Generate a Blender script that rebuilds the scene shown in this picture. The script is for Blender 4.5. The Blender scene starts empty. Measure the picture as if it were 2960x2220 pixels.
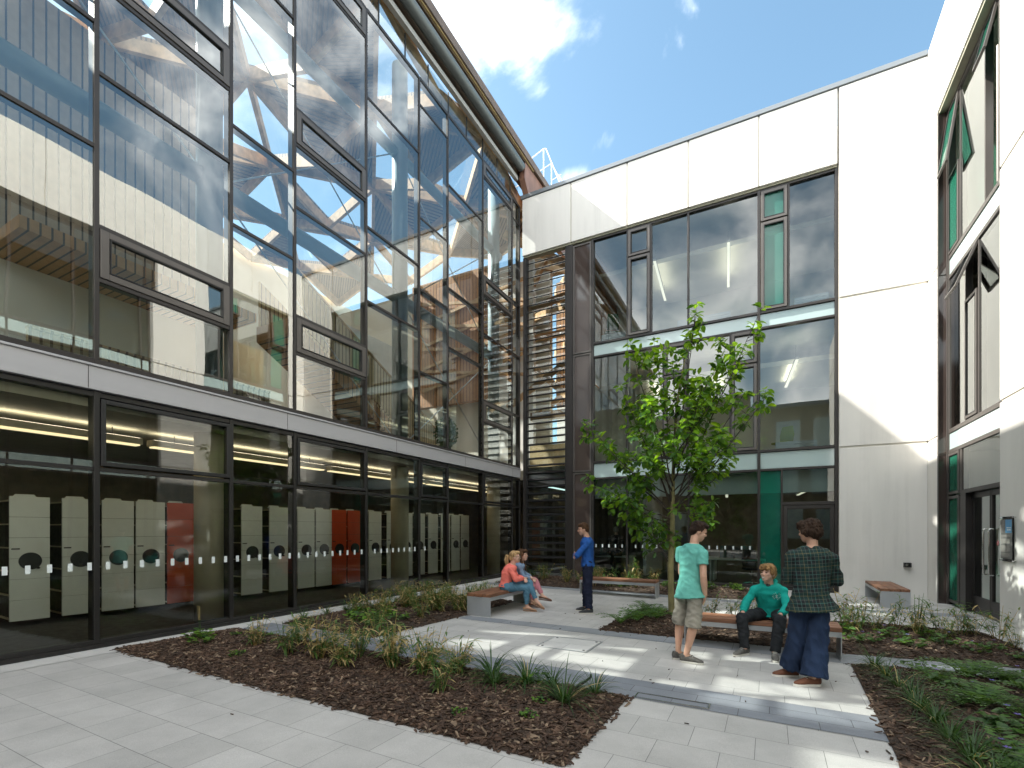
import bpy, bmesh, math, random
from mathutils import Vector, Matrix, Quaternion, noise as mnoise
R = math.radians
rnd = random.Random(7)
scene = bpy.context.scene
COL = scene.collection
CAM_H = 1.66
PSI = R(27.9)

def gz(x):
    "the paving falls gently towards the right-hand wing"
    return .0123 * (2 - x)

# ------------------------------------------------------------------ materials
def new_mat(name):
    m = bpy.data.materials.new(name)
    m.use_nodes = True
    nt = m.node_tree
    return m, nt, nt.nodes.get('Principled BSDF'), nt.nodes, nt.links

def mat(name, col, rough=.6, metal=0., var=0., vscale=4., bump=0., bscale=40., spec=.5, stretch=None, col2=None, detail=4., coat=0.):
    m, nt, p, N, L = new_mat(name)
    p.inputs['Roughness'].default_value = rough
    p.inputs['Metallic'].default_value = metal
    p.inputs['Specular IOR Level'].default_value = spec
    if coat: p.inputs['Coat Weight'].default_value = coat
    c = (*col, 1)
    p.inputs['Base Color'].default_value = c
    if var or bump or col2:
        tc = N.new('ShaderNodeTexCoord'); mp = N.new('ShaderNodeMapping')
        L.new(tc.outputs['Object'], mp.inputs['Vector'])
        if stretch: mp.inputs['Scale'].default_value = stretch
        if var or col2:
            nz = N.new('ShaderNodeTexNoise'); nz.inputs['Scale'].default_value = vscale; nz.inputs['Detail'].default_value = detail
            L.new(mp.outputs[0], nz.inputs['Vector'])
            rp = N.new('ShaderNodeValToRGB')
            a = col2 or tuple(max(0, v * (1 - var)) for v in col)
            b = col if col2 else tuple(min(1, v * (1 + var)) for v in col)
            rp.color_ramp.elements[0].position = .32; rp.color_ramp.elements[1].position = .68
            rp.color_ramp.elements[0].color = (*a, 1); rp.color_ramp.elements[1].color = (*b, 1)
            L.new(nz.outputs['Fac'], rp.inputs[0]); L.new(rp.outputs[0], p.inputs['Base Color'])
        if bump:
            n2 = N.new('ShaderNodeTexNoise'); n2.inputs['Scale'].default_value = bscale; n2.inputs['Detail'].default_value = 6
            L.new(mp.outputs[0], n2.inputs['Vector'])
            b2 = N.new('ShaderNodeBump'); b2.inputs['Strength'].default_value = bump; b2.inputs['Distance'].default_value = .02
            L.new(n2.outputs['Fac'], b2.inputs['Height']); L.new(b2.outputs[0], p.inputs['Normal'])
    return m

def glass_mat(name, tint, ior=2.0, wave=.012, wscale=.9, rough=0.0):
    "thin double glazing: clear straight through, mirror by Fresnel, slightly wavy"
    m, nt, p, N, L = new_mat(name)
    N.remove(p)
    out = N.get('Material Output')
    tr = N.new('ShaderNodeBsdfTransparent'); tr.inputs[0].default_value = (*tint, 1)
    gl = N.new('ShaderNodeBsdfGlossy'); gl.inputs['Roughness'].default_value = rough; gl.inputs[0].default_value = (.93, .96, .95, 1)
    fr = N.new('ShaderNodeFresnel'); fr.inputs[0].default_value = ior
    mx = N.new('ShaderNodeMixShader')
    tc = N.new('ShaderNodeTexCoord'); nz = N.new('ShaderNodeTexNoise'); nz.inputs['Scale'].default_value = wscale; nz.inputs['Detail'].default_value = 1
    L.new(tc.outputs['Object'], nz.inputs['Vector'])
    bp = N.new('ShaderNodeBump'); bp.inputs['Strength'].default_value = .35; bp.inputs['Distance'].default_value = wave
    L.new(nz.outputs['Fac'], bp.inputs['Height']); L.new(bp.outputs[0], gl.inputs['Normal'])
    L.new(fr.outputs[0], mx.inputs[0]); L.new(tr.outputs[0], mx.inputs[1]); L.new(gl.outputs[0], mx.inputs[2])
    L.new(mx.outputs[0], out.inputs['Surface'])
    return m

def emit_mat(name, col, s):
    m, nt, p, N, L = new_mat(name)
    p.inputs['Base Color'].default_value = (*col, 1)
    p.inputs['Emission Color'].default_value = (*col, 1)
    p.inputs['Emission Strength'].default_value = s
    return m

def stripe_mat(name, c1, c2, axis, period, duty=.82, rough=.6, grain=True, bump=.6, diag=None):
    "boards with dark gaps, running across the given object axis"
    m, nt, p, N, L = new_mat(name)
    p.inputs['Roughness'].default_value = rough
    tc = N.new('ShaderNodeTexCoord'); sp = N.new('ShaderNodeSeparateXYZ')
    L.new(tc.outputs['Object'], sp.inputs[0])
    src = sp.outputs[axis]
    if diag is not None:
        d = N.new('ShaderNodeVectorMath'); d.operation = 'DOT_PRODUCT'; d.inputs[1].default_value = diag
        L.new(tc.outputs['Object'], d.inputs[0]); src = d.outputs['Value']
    dv = N.new('ShaderNodeMath'); dv.operation = 'DIVIDE'; dv.inputs[1].default_value = period; L.new(src, dv.inputs[0])
    fr = N.new('ShaderNodeMath'); fr.operation = 'FRACT'; L.new(dv.outputs[0], fr.inputs[0])
    lt = N.new('ShaderNodeMath'); lt.operation = 'LESS_THAN'; lt.inputs[1].default_value = duty; L.new(fr.outputs[0], lt.inputs[0])
    fl = N.new('ShaderNodeMath'); fl.operation = 'FLOOR'; L.new(dv.outputs[0], fl.inputs[0])
    wn = N.new('ShaderNodeTexWhiteNoise'); wn.noise_dimensions = '1D'; L.new(fl.outputs[0], wn.inputs['W'])
    nz = N.new('ShaderNodeTexNoise'); nz.inputs['Scale'].default_value = 7; L.new(tc.outputs['Object'], nz.inputs['Vector'])
    ad = N.new('ShaderNodeMath'); ad.operation = 'MULTIPLY_ADD'; ad.inputs[1].default_value = .5
    L.new(wn.outputs['Value'], ad.inputs[0]); L.new(nz.outputs['Fac'], ad.inputs[2])
    rp = N.new('ShaderNodeValToRGB')
    rp.color_ramp.elements[0].position = .35; rp.color_ramp.elements[1].position = .95
    rp.color_ramp.elements[0].color = (*[v * .72 for v in c1], 1); rp.color_ramp.elements[1].color = (*c1, 1)
    L.new(ad.outputs[0], rp.inputs[0])
    mx = N.new('ShaderNodeMix'); mx.data_type = 'RGBA'
    L.new(lt.outputs[0], mx.inputs['Factor']); mx.inputs['A'].default_value = (*c2, 1); L.new(rp.outputs[0], mx.inputs['B'])
    L.new(mx.outputs['Result'], p.inputs['Base Color'])
    bp = N.new('ShaderNodeBump'); bp.inputs['Strength'].default_value = bump; bp.inputs['Distance'].default_value = .02
    L.new(lt.outputs[0], bp.inputs['Height']); L.new(bp.outputs[0], p.inputs['Normal'])
    return m

def paver_mat(name, c1, c2, mort, bw, rh, off, msize, speck=.12, y0=0., x0=0.):
    m, nt, p, N, L = new_mat(name)
    p.inputs['Roughness'].default_value = .75
    p.inputs['Specular IOR Level'].default_value = .35
    tc = N.new('ShaderNodeTexCoord'); mp = N.new('ShaderNodeMapping'); mp.inputs['Location'].default_value = (-x0, -y0, 0)
    L.new(tc.outputs['Object'], mp.inputs['Vector'])
    br = N.new('ShaderNodeTexBrick')
    br.offset = off; br.offset_frequency = 2; br.squash = 1
    br.inputs['Scale'].default_value = 1; br.inputs['Brick Width'].default_value = bw; br.inputs['Row Height'].default_value = rh
    br.inputs['Mortar Size'].default_value = msize; br.inputs['Mortar Smooth'].default_value = .3; br.inputs['Bias'].default_value = 0
    br.inputs['Color1'].default_value = (*c1, 1); br.inputs['Color2'].default_value = (*c2, 1); br.inputs['Mortar'].default_value = (*mort, 1)
    L.new(mp.outputs[0], br.inputs['Vector'])
    nz = N.new('ShaderNodeTexNoise'); nz.inputs['Scale'].default_value = 160; nz.inputs['Detail'].default_value = 3; L.new(tc.outputs['Object'], nz.inputs['Vector'])
    n2 = N.new('ShaderNodeTexNoise'); n2.inputs['Scale'].default_value = 1.3; n2.inputs['Detail'].default_value = 6; n2.inputs['Roughness'].default_value = .65; L.new(tc.outputs['Object'], n2.inputs['Vector'])
    r1 = N.new('ShaderNodeMapRange'); r1.inputs[1].default_value = .3; r1.inputs[2].default_value = .7; r1.inputs[3].default_value = 1 - speck; r1.inputs[4].default_value = 1 + speck; L.new(nz.outputs['Fac'], r1.inputs[0])
    r2 = N.new('ShaderNodeMapRange'); r2.inputs[1].default_value = .3; r2.inputs[2].default_value = .7; r2.inputs[3].default_value = .80; r2.inputs[4].default_value = 1.07; L.new(n2.outputs['Fac'], r2.inputs[0])
    ml = N.new('ShaderNodeMath'); ml.operation = 'MULTIPLY'; L.new(r1.outputs[0], ml.inputs[0]); L.new(r2.outputs[0], ml.inputs[1])
    vm = N.new('ShaderNodeVectorMath'); vm.operation = 'SCALE'; L.new(br.outputs['Color'], vm.inputs[0]); L.new(ml.outputs[0], vm.inputs['Scale'])
    L.new(vm.outputs[0], p.inputs['Base Color'])
    bp = N.new('ShaderNodeBump'); bp.inputs['Strength'].default_value = .5; bp.inputs['Distance'].default_value = .004; bp.invert = True
    L.new(br.outputs['Fac'], bp.inputs['Height']); L.new(bp.outputs[0], p.inputs['Normal'])
    return m

M = {}
M['paving'] = paver_mat('light_paving_stone', (.52, .507, .485), (.45, .44, .42), (.20, .20, .19), .45, .41, .5, .0026, y0=4.27 - .41 * 20, x0=-.545 - .45 * 30)
M['kerb_stone'] = paver_mat('pale_kerb_stone', (.60, .59, .56), (.56, .55, .53), (.2, .2, .19), .9, .9, .5, .003)
M['band'] = paver_mat('dark_band_stone', (.235, .25, .275), (.195, .21, .235), (.08, .08, .085), .62, .193, .4, .003, y0=4.69 - .193 * 30)
M['band2'] = paver_mat('grey_band_stone', (.27, .285, .30), (.23, .245, .265), (.07, .07, .07), .9, .6, .5, .003, y0=7.2 - .6 * 20)
M['soil'] = mat('dark_soil', (.045, .028, .018), .95, var=.5, vscale=18, bump=1., bscale=60)
M['earth'] = mat('earth', (.12, .11, .09), .95, var=.3)
M['chip_dark'] = mat('bark_dark', (.045, .024, .014), .85, var=.4, vscale=9)
M['chip_mid'] = mat('bark_brown', (.088, .052, .033), .85, var=.4, vscale=9)
M['chip_pale'] = mat('bark_pale', (.21, .15, .10), .85, var=.4, vscale=9)
M['white'] = mat('white_precast_concrete', (.71, .69, .65), .7, var=.05, vscale=1.4, bump=.08, bscale=25, spec=.3, detail=9, stretch=(1.6, 1.6, .22))
_nt = M['white'].node_tree; _N, _L = _nt.nodes, _nt.links; _p = _N['Principled BSDF']
_src = _p.inputs['Base Color'].links[0].from_socket
_tc = _N.new('ShaderNodeTexCoord'); _mp = _N.new('ShaderNodeMapping'); _mp.inputs['Scale'].default_value = (9, 9, .35); _L.new(_tc.outputs['Object'], _mp.inputs[0])
_nz = _N.new('ShaderNodeTexNoise'); _nz.inputs['Scale'].default_value = 1; _nz.inputs['Detail'].default_value = 5; _L.new(_mp.outputs[0], _nz.inputs['Vector'])
_n2 = _N.new('ShaderNodeTexNoise'); _n2.inputs['Scale'].default_value = .7; _n2.inputs['Detail'].default_value = 8; _n2.inputs['Roughness'].default_value = .7; _L.new(_tc.outputs['Object'], _n2.inputs['Vector'])
_mu = _N.new('ShaderNodeMath'); _mu.operation = 'MULTIPLY'; _L.new(_nz.outputs['Fac'], _mu.inputs[0]); _L.new(_n2.outputs['Fac'], _mu.inputs[1])
_mr = _N.new('ShaderNodeMapRange'); _mr.inputs[1].default_value = .28; _mr.inputs[2].default_value = .42; _mr.inputs[3].default_value = 1; _mr.inputs[4].default_value = .93; _L.new(_mu.outputs[0], _mr.inputs[0])
_vm = _N.new('ShaderNodeVectorMath'); _vm.operation = 'SCALE'; _L.new(_src, _vm.inputs[0]); _L.new(_mr.outputs[0], _vm.inputs['Scale']); _L.new(_vm.outputs[0], _p.inputs['Base Color'])
M['joint'] = mat('joint_sealant', (.50, .47, .41), .8)
M['soffit'] = mat('concrete_edge', (.33, .32, .24), .8, var=.1)
M['frame'] = mat('bronze_grey_frame', (.034, .030, .028), .42, metal=.35, var=.08, vscale=2)
M['frame_light'] = mat('bronze_vent_frame', (.10, .09, .082), .4, metal=.35, var=.06, vscale=2)
M['frame_dark'] = mat('near_black_frame', (.020, .019, .018), .4, metal=.2)
M['black'] = mat('black_gasket', (.012, .012, .012), .5)
M['band_metal'] = mat('grey_spandrel_metal', (.40, .40, .415), .45, metal=.25, var=.05, vscale=.8, stretch=(1, .4, 4))
M['coping'] = mat('zinc_coping', (.20, .22, .235), .4, metal=.5)
M['brown'] = mat('bronze_panel', (.070, .052, .046), .07, metal=.15, spec=.9, var=.1, vscale=2)
M['copper'] = mat('brown_copper_sheet', (.30, .16, .11), .45, metal=.5, var=.25, vscale=3, stretch=(3, 1, .4))
M['spandrel'] = mat('spandrel_glass', (.42, .53, .52), .08, spec=.7, var=.04, vscale=.6, coat=.4)
M['pipe'] = mat('grey_gutter_pipe', (.12, .135, .135), .4, metal=.3)
M['trim'] = mat('eaves_trim', (.34, .33, .31), .5)
M['darktimber'] = mat('dark_eaves_timber', (.10, .062, .032), .7, var=.45, vscale=3, stretch=(6, .5, 6))
M['roofedge'] = mat('roof_edge_sheet', (.13, .095, .075), .6, var=.2, vscale=3)
M['eavetimber'] = mat('eaves_board', (.30, .22, .10), .7, var=.35, vscale=4, stretch=(8, .6, 8))
M['glassL'] = glass_mat('atrium_glazing', (.80, .87, .87), 2.75, .010, .8)
M['glassG'] = glass_mat('library_glazing', (.90, .95, .91), 1.7, .008, .8)
M['glassB'] = glass_mat('office_glazing', (.78, .87, .87), 2.1, .006, .7)
M['glassR'] = glass_mat('wing_glazing', (.50, .58, .56), 7.0, .004, .7)
M['greenglass'] = glass_mat('green_glass_panel', (.03, .30, .22), 1.9, .004, .7)
M['skyglass'] = glass_mat('rooflight_glazing', (.84, .85, .85), 1.4, .0, .7)
M['steelblue'] = mat('pale_blue_steel', (.42, .54, .58), .4, var=.04)
M['rod'] = mat('white_steel_rod', (.7, .72, .72), .35, metal=.3)
M['column'] = mat('fair_faced_concrete', (.62, .54, .38), .7, var=.12, vscale=2, detail=8)
M['cream'] = mat('cream_plaster', (.82, .79, .68), .8, var=.06, vscale=.6)
M['offwhite'] = mat('white_plaster', (.80, .80, .77), .8, var=.04)
M['timber'] = mat('roof_timber', (.58, .38, .20), .6, var=.25, vscale=2.5, stretch=(2, 2, 2))
M['clad'] = stripe_mat('vertical_timber_cladding', (.52, .42, .31), (.03, .02, .012), 1, .21, .84)
M['cladx'] = stripe_mat('orange_timber_cladding', (.56, .28, .12), (.05, .02, .01), 0, .16, .85)
M['slat'] = stripe_mat('slatted_balustrade', (.74, .58, .32), (.20, .13, .06), 1, .13, .7)
M['soffit_slat'] = stripe_mat('timber_soffit_boards', (.64, .36, .16), (.05, .025, .012), 1, .17, .8)
M['batten'] = stripe_mat('acoustic_battens', (.34, .22, .13), (.05, .033, .02), 0, .11, .62, diag=(.6, .8, 0))
M['battenb'] = stripe_mat('acoustic_battens_b', (.36, .24, .14), (.055, .035, .02), 0, .11, .62, diag=(-.8, .6, 0))
M['darkfloor'] = mat('library_carpet', (.10, .105, .11), .9, var=.2, vscale=8)
M['darkceil'] = mat('library_ceiling', (.42, .38, .29), .9, var=.08)
M['darkwall'] = mat('library_wall', (.22, .18, .12), .9, var=.2)
M['officefloor'] = mat('office_carpet', (.12, .12, .11), .9, var=.1)
M['shelf_white'] = mat('grey_white_shelving_panel', (.78, .80, .77), .45, var=.03)
M['shelf_red'] = mat('orange_red_shelving_panel', (.62, .075, .02), .4, var=.05)
M['shelf_dark'] = mat('dark_shelves', (.05, .045, .03), .7, var=.5, vscale=14)
M['sticker'] = mat('frosted_dot', (.68, .74, .74), .6)
M['lamp'] = emit_mat('warm_light_tube', (1, .82, .48), .32)
M['lamp2'] = emit_mat('cool_light_tube', (1, .93, .72), .26)
M['lamp_up'] = emit_mat('warm_uplight', (1, .92, .76), 1.6)
M['lamp_up2'] = emit_mat('office_uplight', (1, .92, .72), 2.0)
M['lamp_body'] = mat('lamp_housing', (.5, .45, .35), .5)
M['radiator'] = mat('white_radiator', (.72, .75, .74), .4)
M['dark'] = mat('black_plastic', (.02, .02, .022), .5)
M['steel'] = mat('brushed_steel', (.62, .61, .59), .25, metal=1.)
M['galv'] = mat('galvanised_bench_plate', (.45, .47, .49), .42, metal=.55, var=.06, vscale=3)
M['whitepaint'] = mat('white_painted_tube', (.78, .79, .79), .4)
M['benchwood'] = mat('oiled_hardwood', (.21, .095, .05), .5, var=.35, vscale=3, bump=.15, bscale=20, stretch=(1, 12, 12))
M['benchwood_y'] = mat('oiled_hardwood_long', (.21, .095, .05), .5, var=.35, vscale=3, bump=.15, bscale=20, stretch=(12, 1, 12))

# ------------------------------------------------------------------ mesh builder
class MB:
    def __init__(s): s.v = []; s.f = []; s.mi = []
    def add(s, vs, fs, mi=0):
        o = len(s.v); s.v += [tuple(v) for v in vs]
        for f in fs: s.f.append(tuple(i + o for i in f)); s.mi.append(mi)
        return s
    def box(s, x0, x1, y0, y1, z0, z1, mi=0):
        return s.add([(x0, y0, z0), (x1, y0, z0), (x1, y1, z0), (x0, y1, z0), (x0, y0, z1), (x1, y0, z1), (x1, y1, z1), (x0, y1, z1)],
                     [(0, 3, 2, 1), (4, 5, 6, 7), (0, 1, 5, 4), (1, 2, 6, 5), (2, 3, 7, 6), (3, 0, 4, 7)], mi)
    def tbox(s, mtx, sx, sy, sz, mi=0):
        o = len(s.v); s.box(-sx / 2, sx / 2, -sy / 2, sy / 2, -sz / 2, sz / 2, mi)
        for i in range(o, len(s.v)): s.v[i] = tuple(mtx @ Vector(s.v[i]))
        return s
    def bar(s, a, b, w, h, mi=0):
        "rectangular bar from a to b, w across, h upwards"
        a = Vector(a); b = Vector(b); d = b - a; L = d.length; d.normalize()
        up = Vector((0, 0, 1)) if abs(d.z) < .99 else Vector((0, 1, 0))
        x = d.cross(up).normalized(); u = x.cross(d).normalized()
        m = Matrix((x, d, u)).transposed().to_4x4(); m.translation = (a + b) / 2
        return s.tbox(m, w, L, h, mi)
    def tube(s, pts, r, n=8, mi=0, cap=True):
        pts = [Vector(p) for p in pts]; rs = r if isinstance(r, (list, tuple)) else [r] * len(pts)
        o = len(s.v); prev = None
        for i, p in enumerate(pts):
            d = (pts[min(i + 1, len(pts) - 1)] - pts[max(i - 1, 0)]).normalized()
            if prev is None:
                prev = d.cross(Vector((0, 0, 1)) if abs(d.z) < .9 else Vector((1, 0, 0))).normalized()
            else:
                prev = (prev - d * prev.dot(d)).normalized()
            q = d.cross(prev)
            for k in range(n):
                a = 2 * math.pi * k / n
                s.v.append(tuple(p + (prev * math.cos(a) + q * math.sin(a)) * rs[i]))
        for i in range(len(pts) - 1):
            for k in range(n):
                s.f.append((o + i * n + k, o + i * n + (k + 1) % n, o + (i + 1) * n + (k + 1) % n, o + (i + 1) * n + k)); s.mi.append(mi)
        if cap:
            s.f.append(tuple(o + k for k in range(n))[::-1]); s.mi.append(mi)
            e = o + (len(pts) - 1) * n
            s.f.append(tuple(e + k for k in range(n))); s.mi.append(mi)
        return s
    def ring(s, pts, ax, ay, n=12, ref=(1, 0, 0), mi=0):
        "loft of elliptical rings; ax along ref, ay across"
        ref = Vector(ref).normalized(); o = len(s.v); pts = [Vector(p) for p in pts]
        for i, p in enumerate(pts):
            d = (pts[min(i + 1, len(pts) - 1)] - pts[max(i - 1, 0)]).normalized()
            u = (ref - d * ref.dot(d)).normalized(); w = d.cross(u)
            for k in range(n):
                a = 2 * math.pi * k / n
                s.v.append(tuple(p + u * math.cos(a) * ax[i] + w * math.sin(a) * ay[i]))
        for i in range(len(pts) - 1):
            for k in range(n):
                s.f.append((o + i * n + k, o + i * n + (k + 1) % n, o + (i + 1) * n + (k + 1) % n, o + (i + 1) * n + k)); s.mi.append(mi)
        s.f.append(tuple(o + k for k in range(n))[::-1]); s.mi.append(mi)
        e = o + (len(pts) - 1) * n
        s.f.append(tuple(e + k for k in range(n))); s.mi.append(mi)
        return s
    def ell(s, c, r, mtx=None, n=14, m=8, mi=0):
        o = len(s.v); c = Vector(c)
        def P(t, a):
            v = Vector((r[0] * math.sin(t) * math.cos(a), r[1] * math.sin(t) * math.sin(a), r[2] * math.cos(t)))
            return tuple(c + (mtx @ v if mtx else v))
        s.v.append(P(0, 0))
        for i in range(1, m):
            for k in range(n): s.v.append(P(math.pi * i / m, 2 * math.pi * k / n))
        s.v.append(P(math.pi, 0)); e = len(s.v) - 1
        for k in range(n):
            s.f.append((o, o + 1 + k, o + 1 + (k + 1) % n)); s.mi.append(mi)
            b = o + 1 + (m - 2) * n
            s.f.append((e, b + (k + 1) % n, b + k)); s.mi.append(mi)
        for i in range(m - 2):
            for k in range(n):
                a = o + 1 + i * n
                s.f.append((a + k, a + n + k, a + n + (k + 1) % n, a + (k + 1) % n)); s.mi.append(mi)
        return s
    def prism(s, poly, z0, z1, mi=0):
        n = len(poly); vs = [(x, y, z0) for x, y in poly] + [(x, y, z1) for x, y in poly]
        return s.add(vs, [tuple(range(n))[::-1], tuple(range(n, 2 * n))] + [(i, (i + 1) % n, n + (i + 1) % n, n + i) for i in range(n)], mi)
    def disc(s, c, r, th, axis='x', n=24, mi=0):
        c = Vector(c); a = {'x': Vector((1, 0, 0)), 'y': Vector((0, 1, 0)), 'z': Vector((0, 0, 1))}[axis] * th / 2
        return s.tube([c - a, c + a], r, n, mi)
    def build(s, name, mats, parent=None, smooth=False, bevel=0., loc=None):
        me = bpy.data.meshes.new(name)
        off = Vector(loc) if loc is not None else Vector((0, 0, 0))
        me.from_pydata([tuple(Vector(v) - off) for v in s.v], [], s.f)
        ms = mats if isinstance(mats, (list, tuple)) else [mats]
        for m in ms: me.materials.append(M[m] if isinstance(m, str) else m)
        if len(ms) > 1: me.polygons.foreach_set('material_index', s.mi)
        if smooth: me.polygons.foreach_set('use_smooth', [True] * len(me.polygons))
        me.update()
        o = bpy.data.objects.new(name, me); COL.objects.link(o)
        if loc is not None: o.location = loc
        if parent is not None: o.parent = parent
        if bevel:
            b = o.modifiers.new('soft_edges', 'BEVEL'); b.width = bevel; b.segments = 2; b.limit_method = 'ANGLE'
        return o

def tag(o, label=None, cat=None, group=None, kind=None):
    if label: o['label'] = label
    if cat: o['category'] = cat
    if group: o['group'] = group
    if kind: o['kind'] = kind
    return o

def thing(name, label, cat, loc=(0, 0, 0), rz=0, group=None):
    o = bpy.data.objects.new(name, None); COL.objects.link(o)
    o.location = loc; o.rotation_euler = (0, 0, rz); o.empty_display_size = .2
    return tag(o, label, cat, group)

def copy_tree(o, parent=None):
    c = o.copy(); COL.objects.link(c)
    if parent is not None: c.parent = parent
    for ch in [x for x in COL.objects if x.parent == o]: copy_tree(ch, c)
    return c

# ------------------------------------------------------------------ camera, light, sky
cam = bpy.data.cameras.new('camera'); co = bpy.data.objects.new('camera', cam); COL.objects.link(co)
co.location = (0, 0, CAM_H); co.rotation_euler = (R(90), 0, PSI)
cam.sensor_width = 36; cam.sensor_fit = 'HORIZONTAL'; cam.lens = 1405 / 2960 * 36; cam.shift_y = (1532 - 1110) / 2960
cam.clip_start = .05; cam.clip_end = 3000
scene.camera = co

SUN = Vector((-1, -.30, 1.055)).normalized()
sl = bpy.data.lights.new('sun', 'SUN'); so = bpy.data.objects.new('sun', sl); COL.objects.link(so)
sl.energy = 3.6; sl.angle = R(.55); sl.color = (1, .95, .87)
so.rotation_euler = SUN.to_track_quat('Z', 'Y').to_euler(); so.location = SUN * 60

w = bpy.data.worlds.new('World'); scene.world = w; w.use_nodes = True
N, L = w.node_tree.nodes, w.node_tree.links
bg = N['Background']
sky = N.new('ShaderNodeTexSky'); sky.sky_type = 'NISHITA'; sky.sun_disc = False
sky.sun_elevation = math.asin(SUN.z); sky.sun_rotation = math.atan2(SUN.x, SUN.y)
sky.air_density = 1.0; sky.dust_density = 1.3; sky.ozone_density = .25
tc = N.new('ShaderNodeTexCoord'); sp = N.new('ShaderNodeSeparateXYZ'); L.new(tc.outputs['Generated'], sp.inputs[0])
mz = N.new('ShaderNodeMath'); mz.operation = 'MAXIMUM'; mz.inputs[1].default_value = .12; L.new(sp.outputs['Z'], mz.inputs[0])
dx = N.new('ShaderNodeMath'); dx.operation = 'DIVIDE'; L.new(sp.outputs['X'], dx.inputs[0]); L.new(mz.outputs[0], dx.inputs[1])
dy = N.new('ShaderNodeMath'); dy.operation = 'DIVIDE'; L.new(sp.outputs['Y'], dy.inputs[0]); L.new(mz.outputs[0], dy.inputs[1])
cb = N.new('ShaderNodeCombineXYZ'); L.new(dx.outputs[0], cb.inputs[0]); L.new(dy.outputs[0], cb.inputs[1])
nz = N.new('ShaderNodeTexNoise'); nz.inputs['Scale'].default_value = 4.6; nz.inputs['Detail'].default_value = 9; nz.inputs['Roughness'].default_value = .56; nz.inputs['Distortion'].default_value = .5
L.new(tc.outputs['Generated'], nz.inputs['Vector'])
def blob(x, y, r, amp, sx=1., sy=1.):
    m = N.new('ShaderNodeMapping'); m.inputs['Location'].default_value = (-x * sx, -y * sy, 0); m.inputs['Scale'].default_value = (sx, sy, 1); L.new(cb.outputs[0], m.inputs['Vector'])
    ln = N.new('ShaderNodeVectorMath'); ln.operation = 'LENGTH'; L.new(m.outputs[0], ln.inputs[0])
    mr = N.new('ShaderNodeMapRange'); mr.interpolation_type = 'SMOOTHSTEP'; mr.inputs[1].default_value = r; mr.inputs[2].default_value = 0; mr.inputs[3].default_value = 0; mr.inputs[4].default_value = amp
    L.new(ln.outputs['Value'], mr.inputs[0]); return mr.outputs[0]
acc = nz.outputs['Fac']
back = N.new('ShaderNodeMapRange'); back.inputs[1].default_value = .50; back.inputs[2].default_value = -.2; back.inputs[3].default_value = -.04; back.inputs[4].default_value = .21; L.new(sp.outputs['Y'], back.inputs[0])
for b in (back.outputs[0], blob(-.42, .85, .25, .30), blob(-.47, 1.02, .12, .12, 1.6, 1), blob(-.62, .72, .16, .12), blob(-.50, 1.30, .10, .13), blob(-.36, 1.22, .09, .09), blob(.88, .72, .50, .20)):
    a = N.new('ShaderNodeMath'); a.operation = 'ADD'; L.new(acc, a.inputs[0]); L.new(b, a.inputs[1]); acc = a.outputs[0]
cr = N.new('ShaderNodeMapRange'); cr.interpolation_type = 'SMOOTHSTEP'; cr.inputs[1].default_value = .53; cr.inputs[2].default_value = .90; L.new(acc, cr.inputs[0])
cm = N.new('ShaderNodeMix'); cm.data_type = 'RGBA'; L.new(cr.outputs[0], cm.inputs['Factor']); st = N.new('ShaderNodeVectorMath'); st.operation = 'MULTIPLY'; st.inputs[1].default_value = (.84, 1.0, .92); L.new(sky.outputs[0], st.inputs[0]); L.new(st.outputs[0], cm.inputs['A']); cm.inputs['B'].default_value = (14., 13.9, 13.7, 1)
L.new(cm.outputs['Result'], bg.inputs[0]); bg.inputs[1].default_value = .090

scene.view_settings.view_transform = 'Standard'; scene.view_settings.look = 'None'
scene.view_settings.exposure = 1.95; scene.view_settings.gamma = 1
scene.render.engine = 'CYCLES'
cy = scene.cycles
cy.use_denoising = True
cy.max_bounces = 10; cy.diffuse_bounces = 5; cy.glossy_bounces = 4; cy.transmission_bounces = 6; cy.transparent_max_bounces = 24
cy.caustics_reflective = False; cy.caustics_refractive = False
cy.sample_clamp_indirect = 6

# ------------------------------------------------------------------ ground
mb = MB(); mb.add([(-400, -400, -.35), (400, -400, -.35), (400, 400, -.35), (-400, 400, -.35)], [(0, 1, 2, 3)])
tag(mb.build('ground', 'earth'), kind='structure')
def sheet(name, poly, m, dz=0., kind='structure'):
    b = MB(); b.add([(x, y, gz(x) + dz) for x, y in poly], [tuple(range(len(poly)))])
    o = b.build(name, m); tag(o, kind=kind); return o
sheet('paving', [(-7.62, -9), (3.9, -9), (3.9, 15.6), (-7.62, 15.6)], 'paving')
sheet('facade_kerb_strip', [(-7.70, -9), (-7.32, -9), (-7.32, 15.1), (-7.70, 15.1)], 'kerb_stone', .004)
sheet('paving_band', [(-7.315, 4.69), (.86, 4.69), (.86, 5.27), (-7.315, 5.27)], 'band', .004)
sheet('paving_band', [(-4.9, 7.2), (.88, 7.2), (2.7, 7.43), (3.36, 7.5), (3.36, 8.08), (2.9, 8.02), (.87, 7.74), (-4.9, 7.5)], 'band2', .004)
sheet('paving_band', [(-7.3, 11.95), (1.75, 11.95), (3.5, 12.3), (3.5, 12.75), (1.75, 12.36), (-7.3, 12.36)], 'band2', .004)

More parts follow.
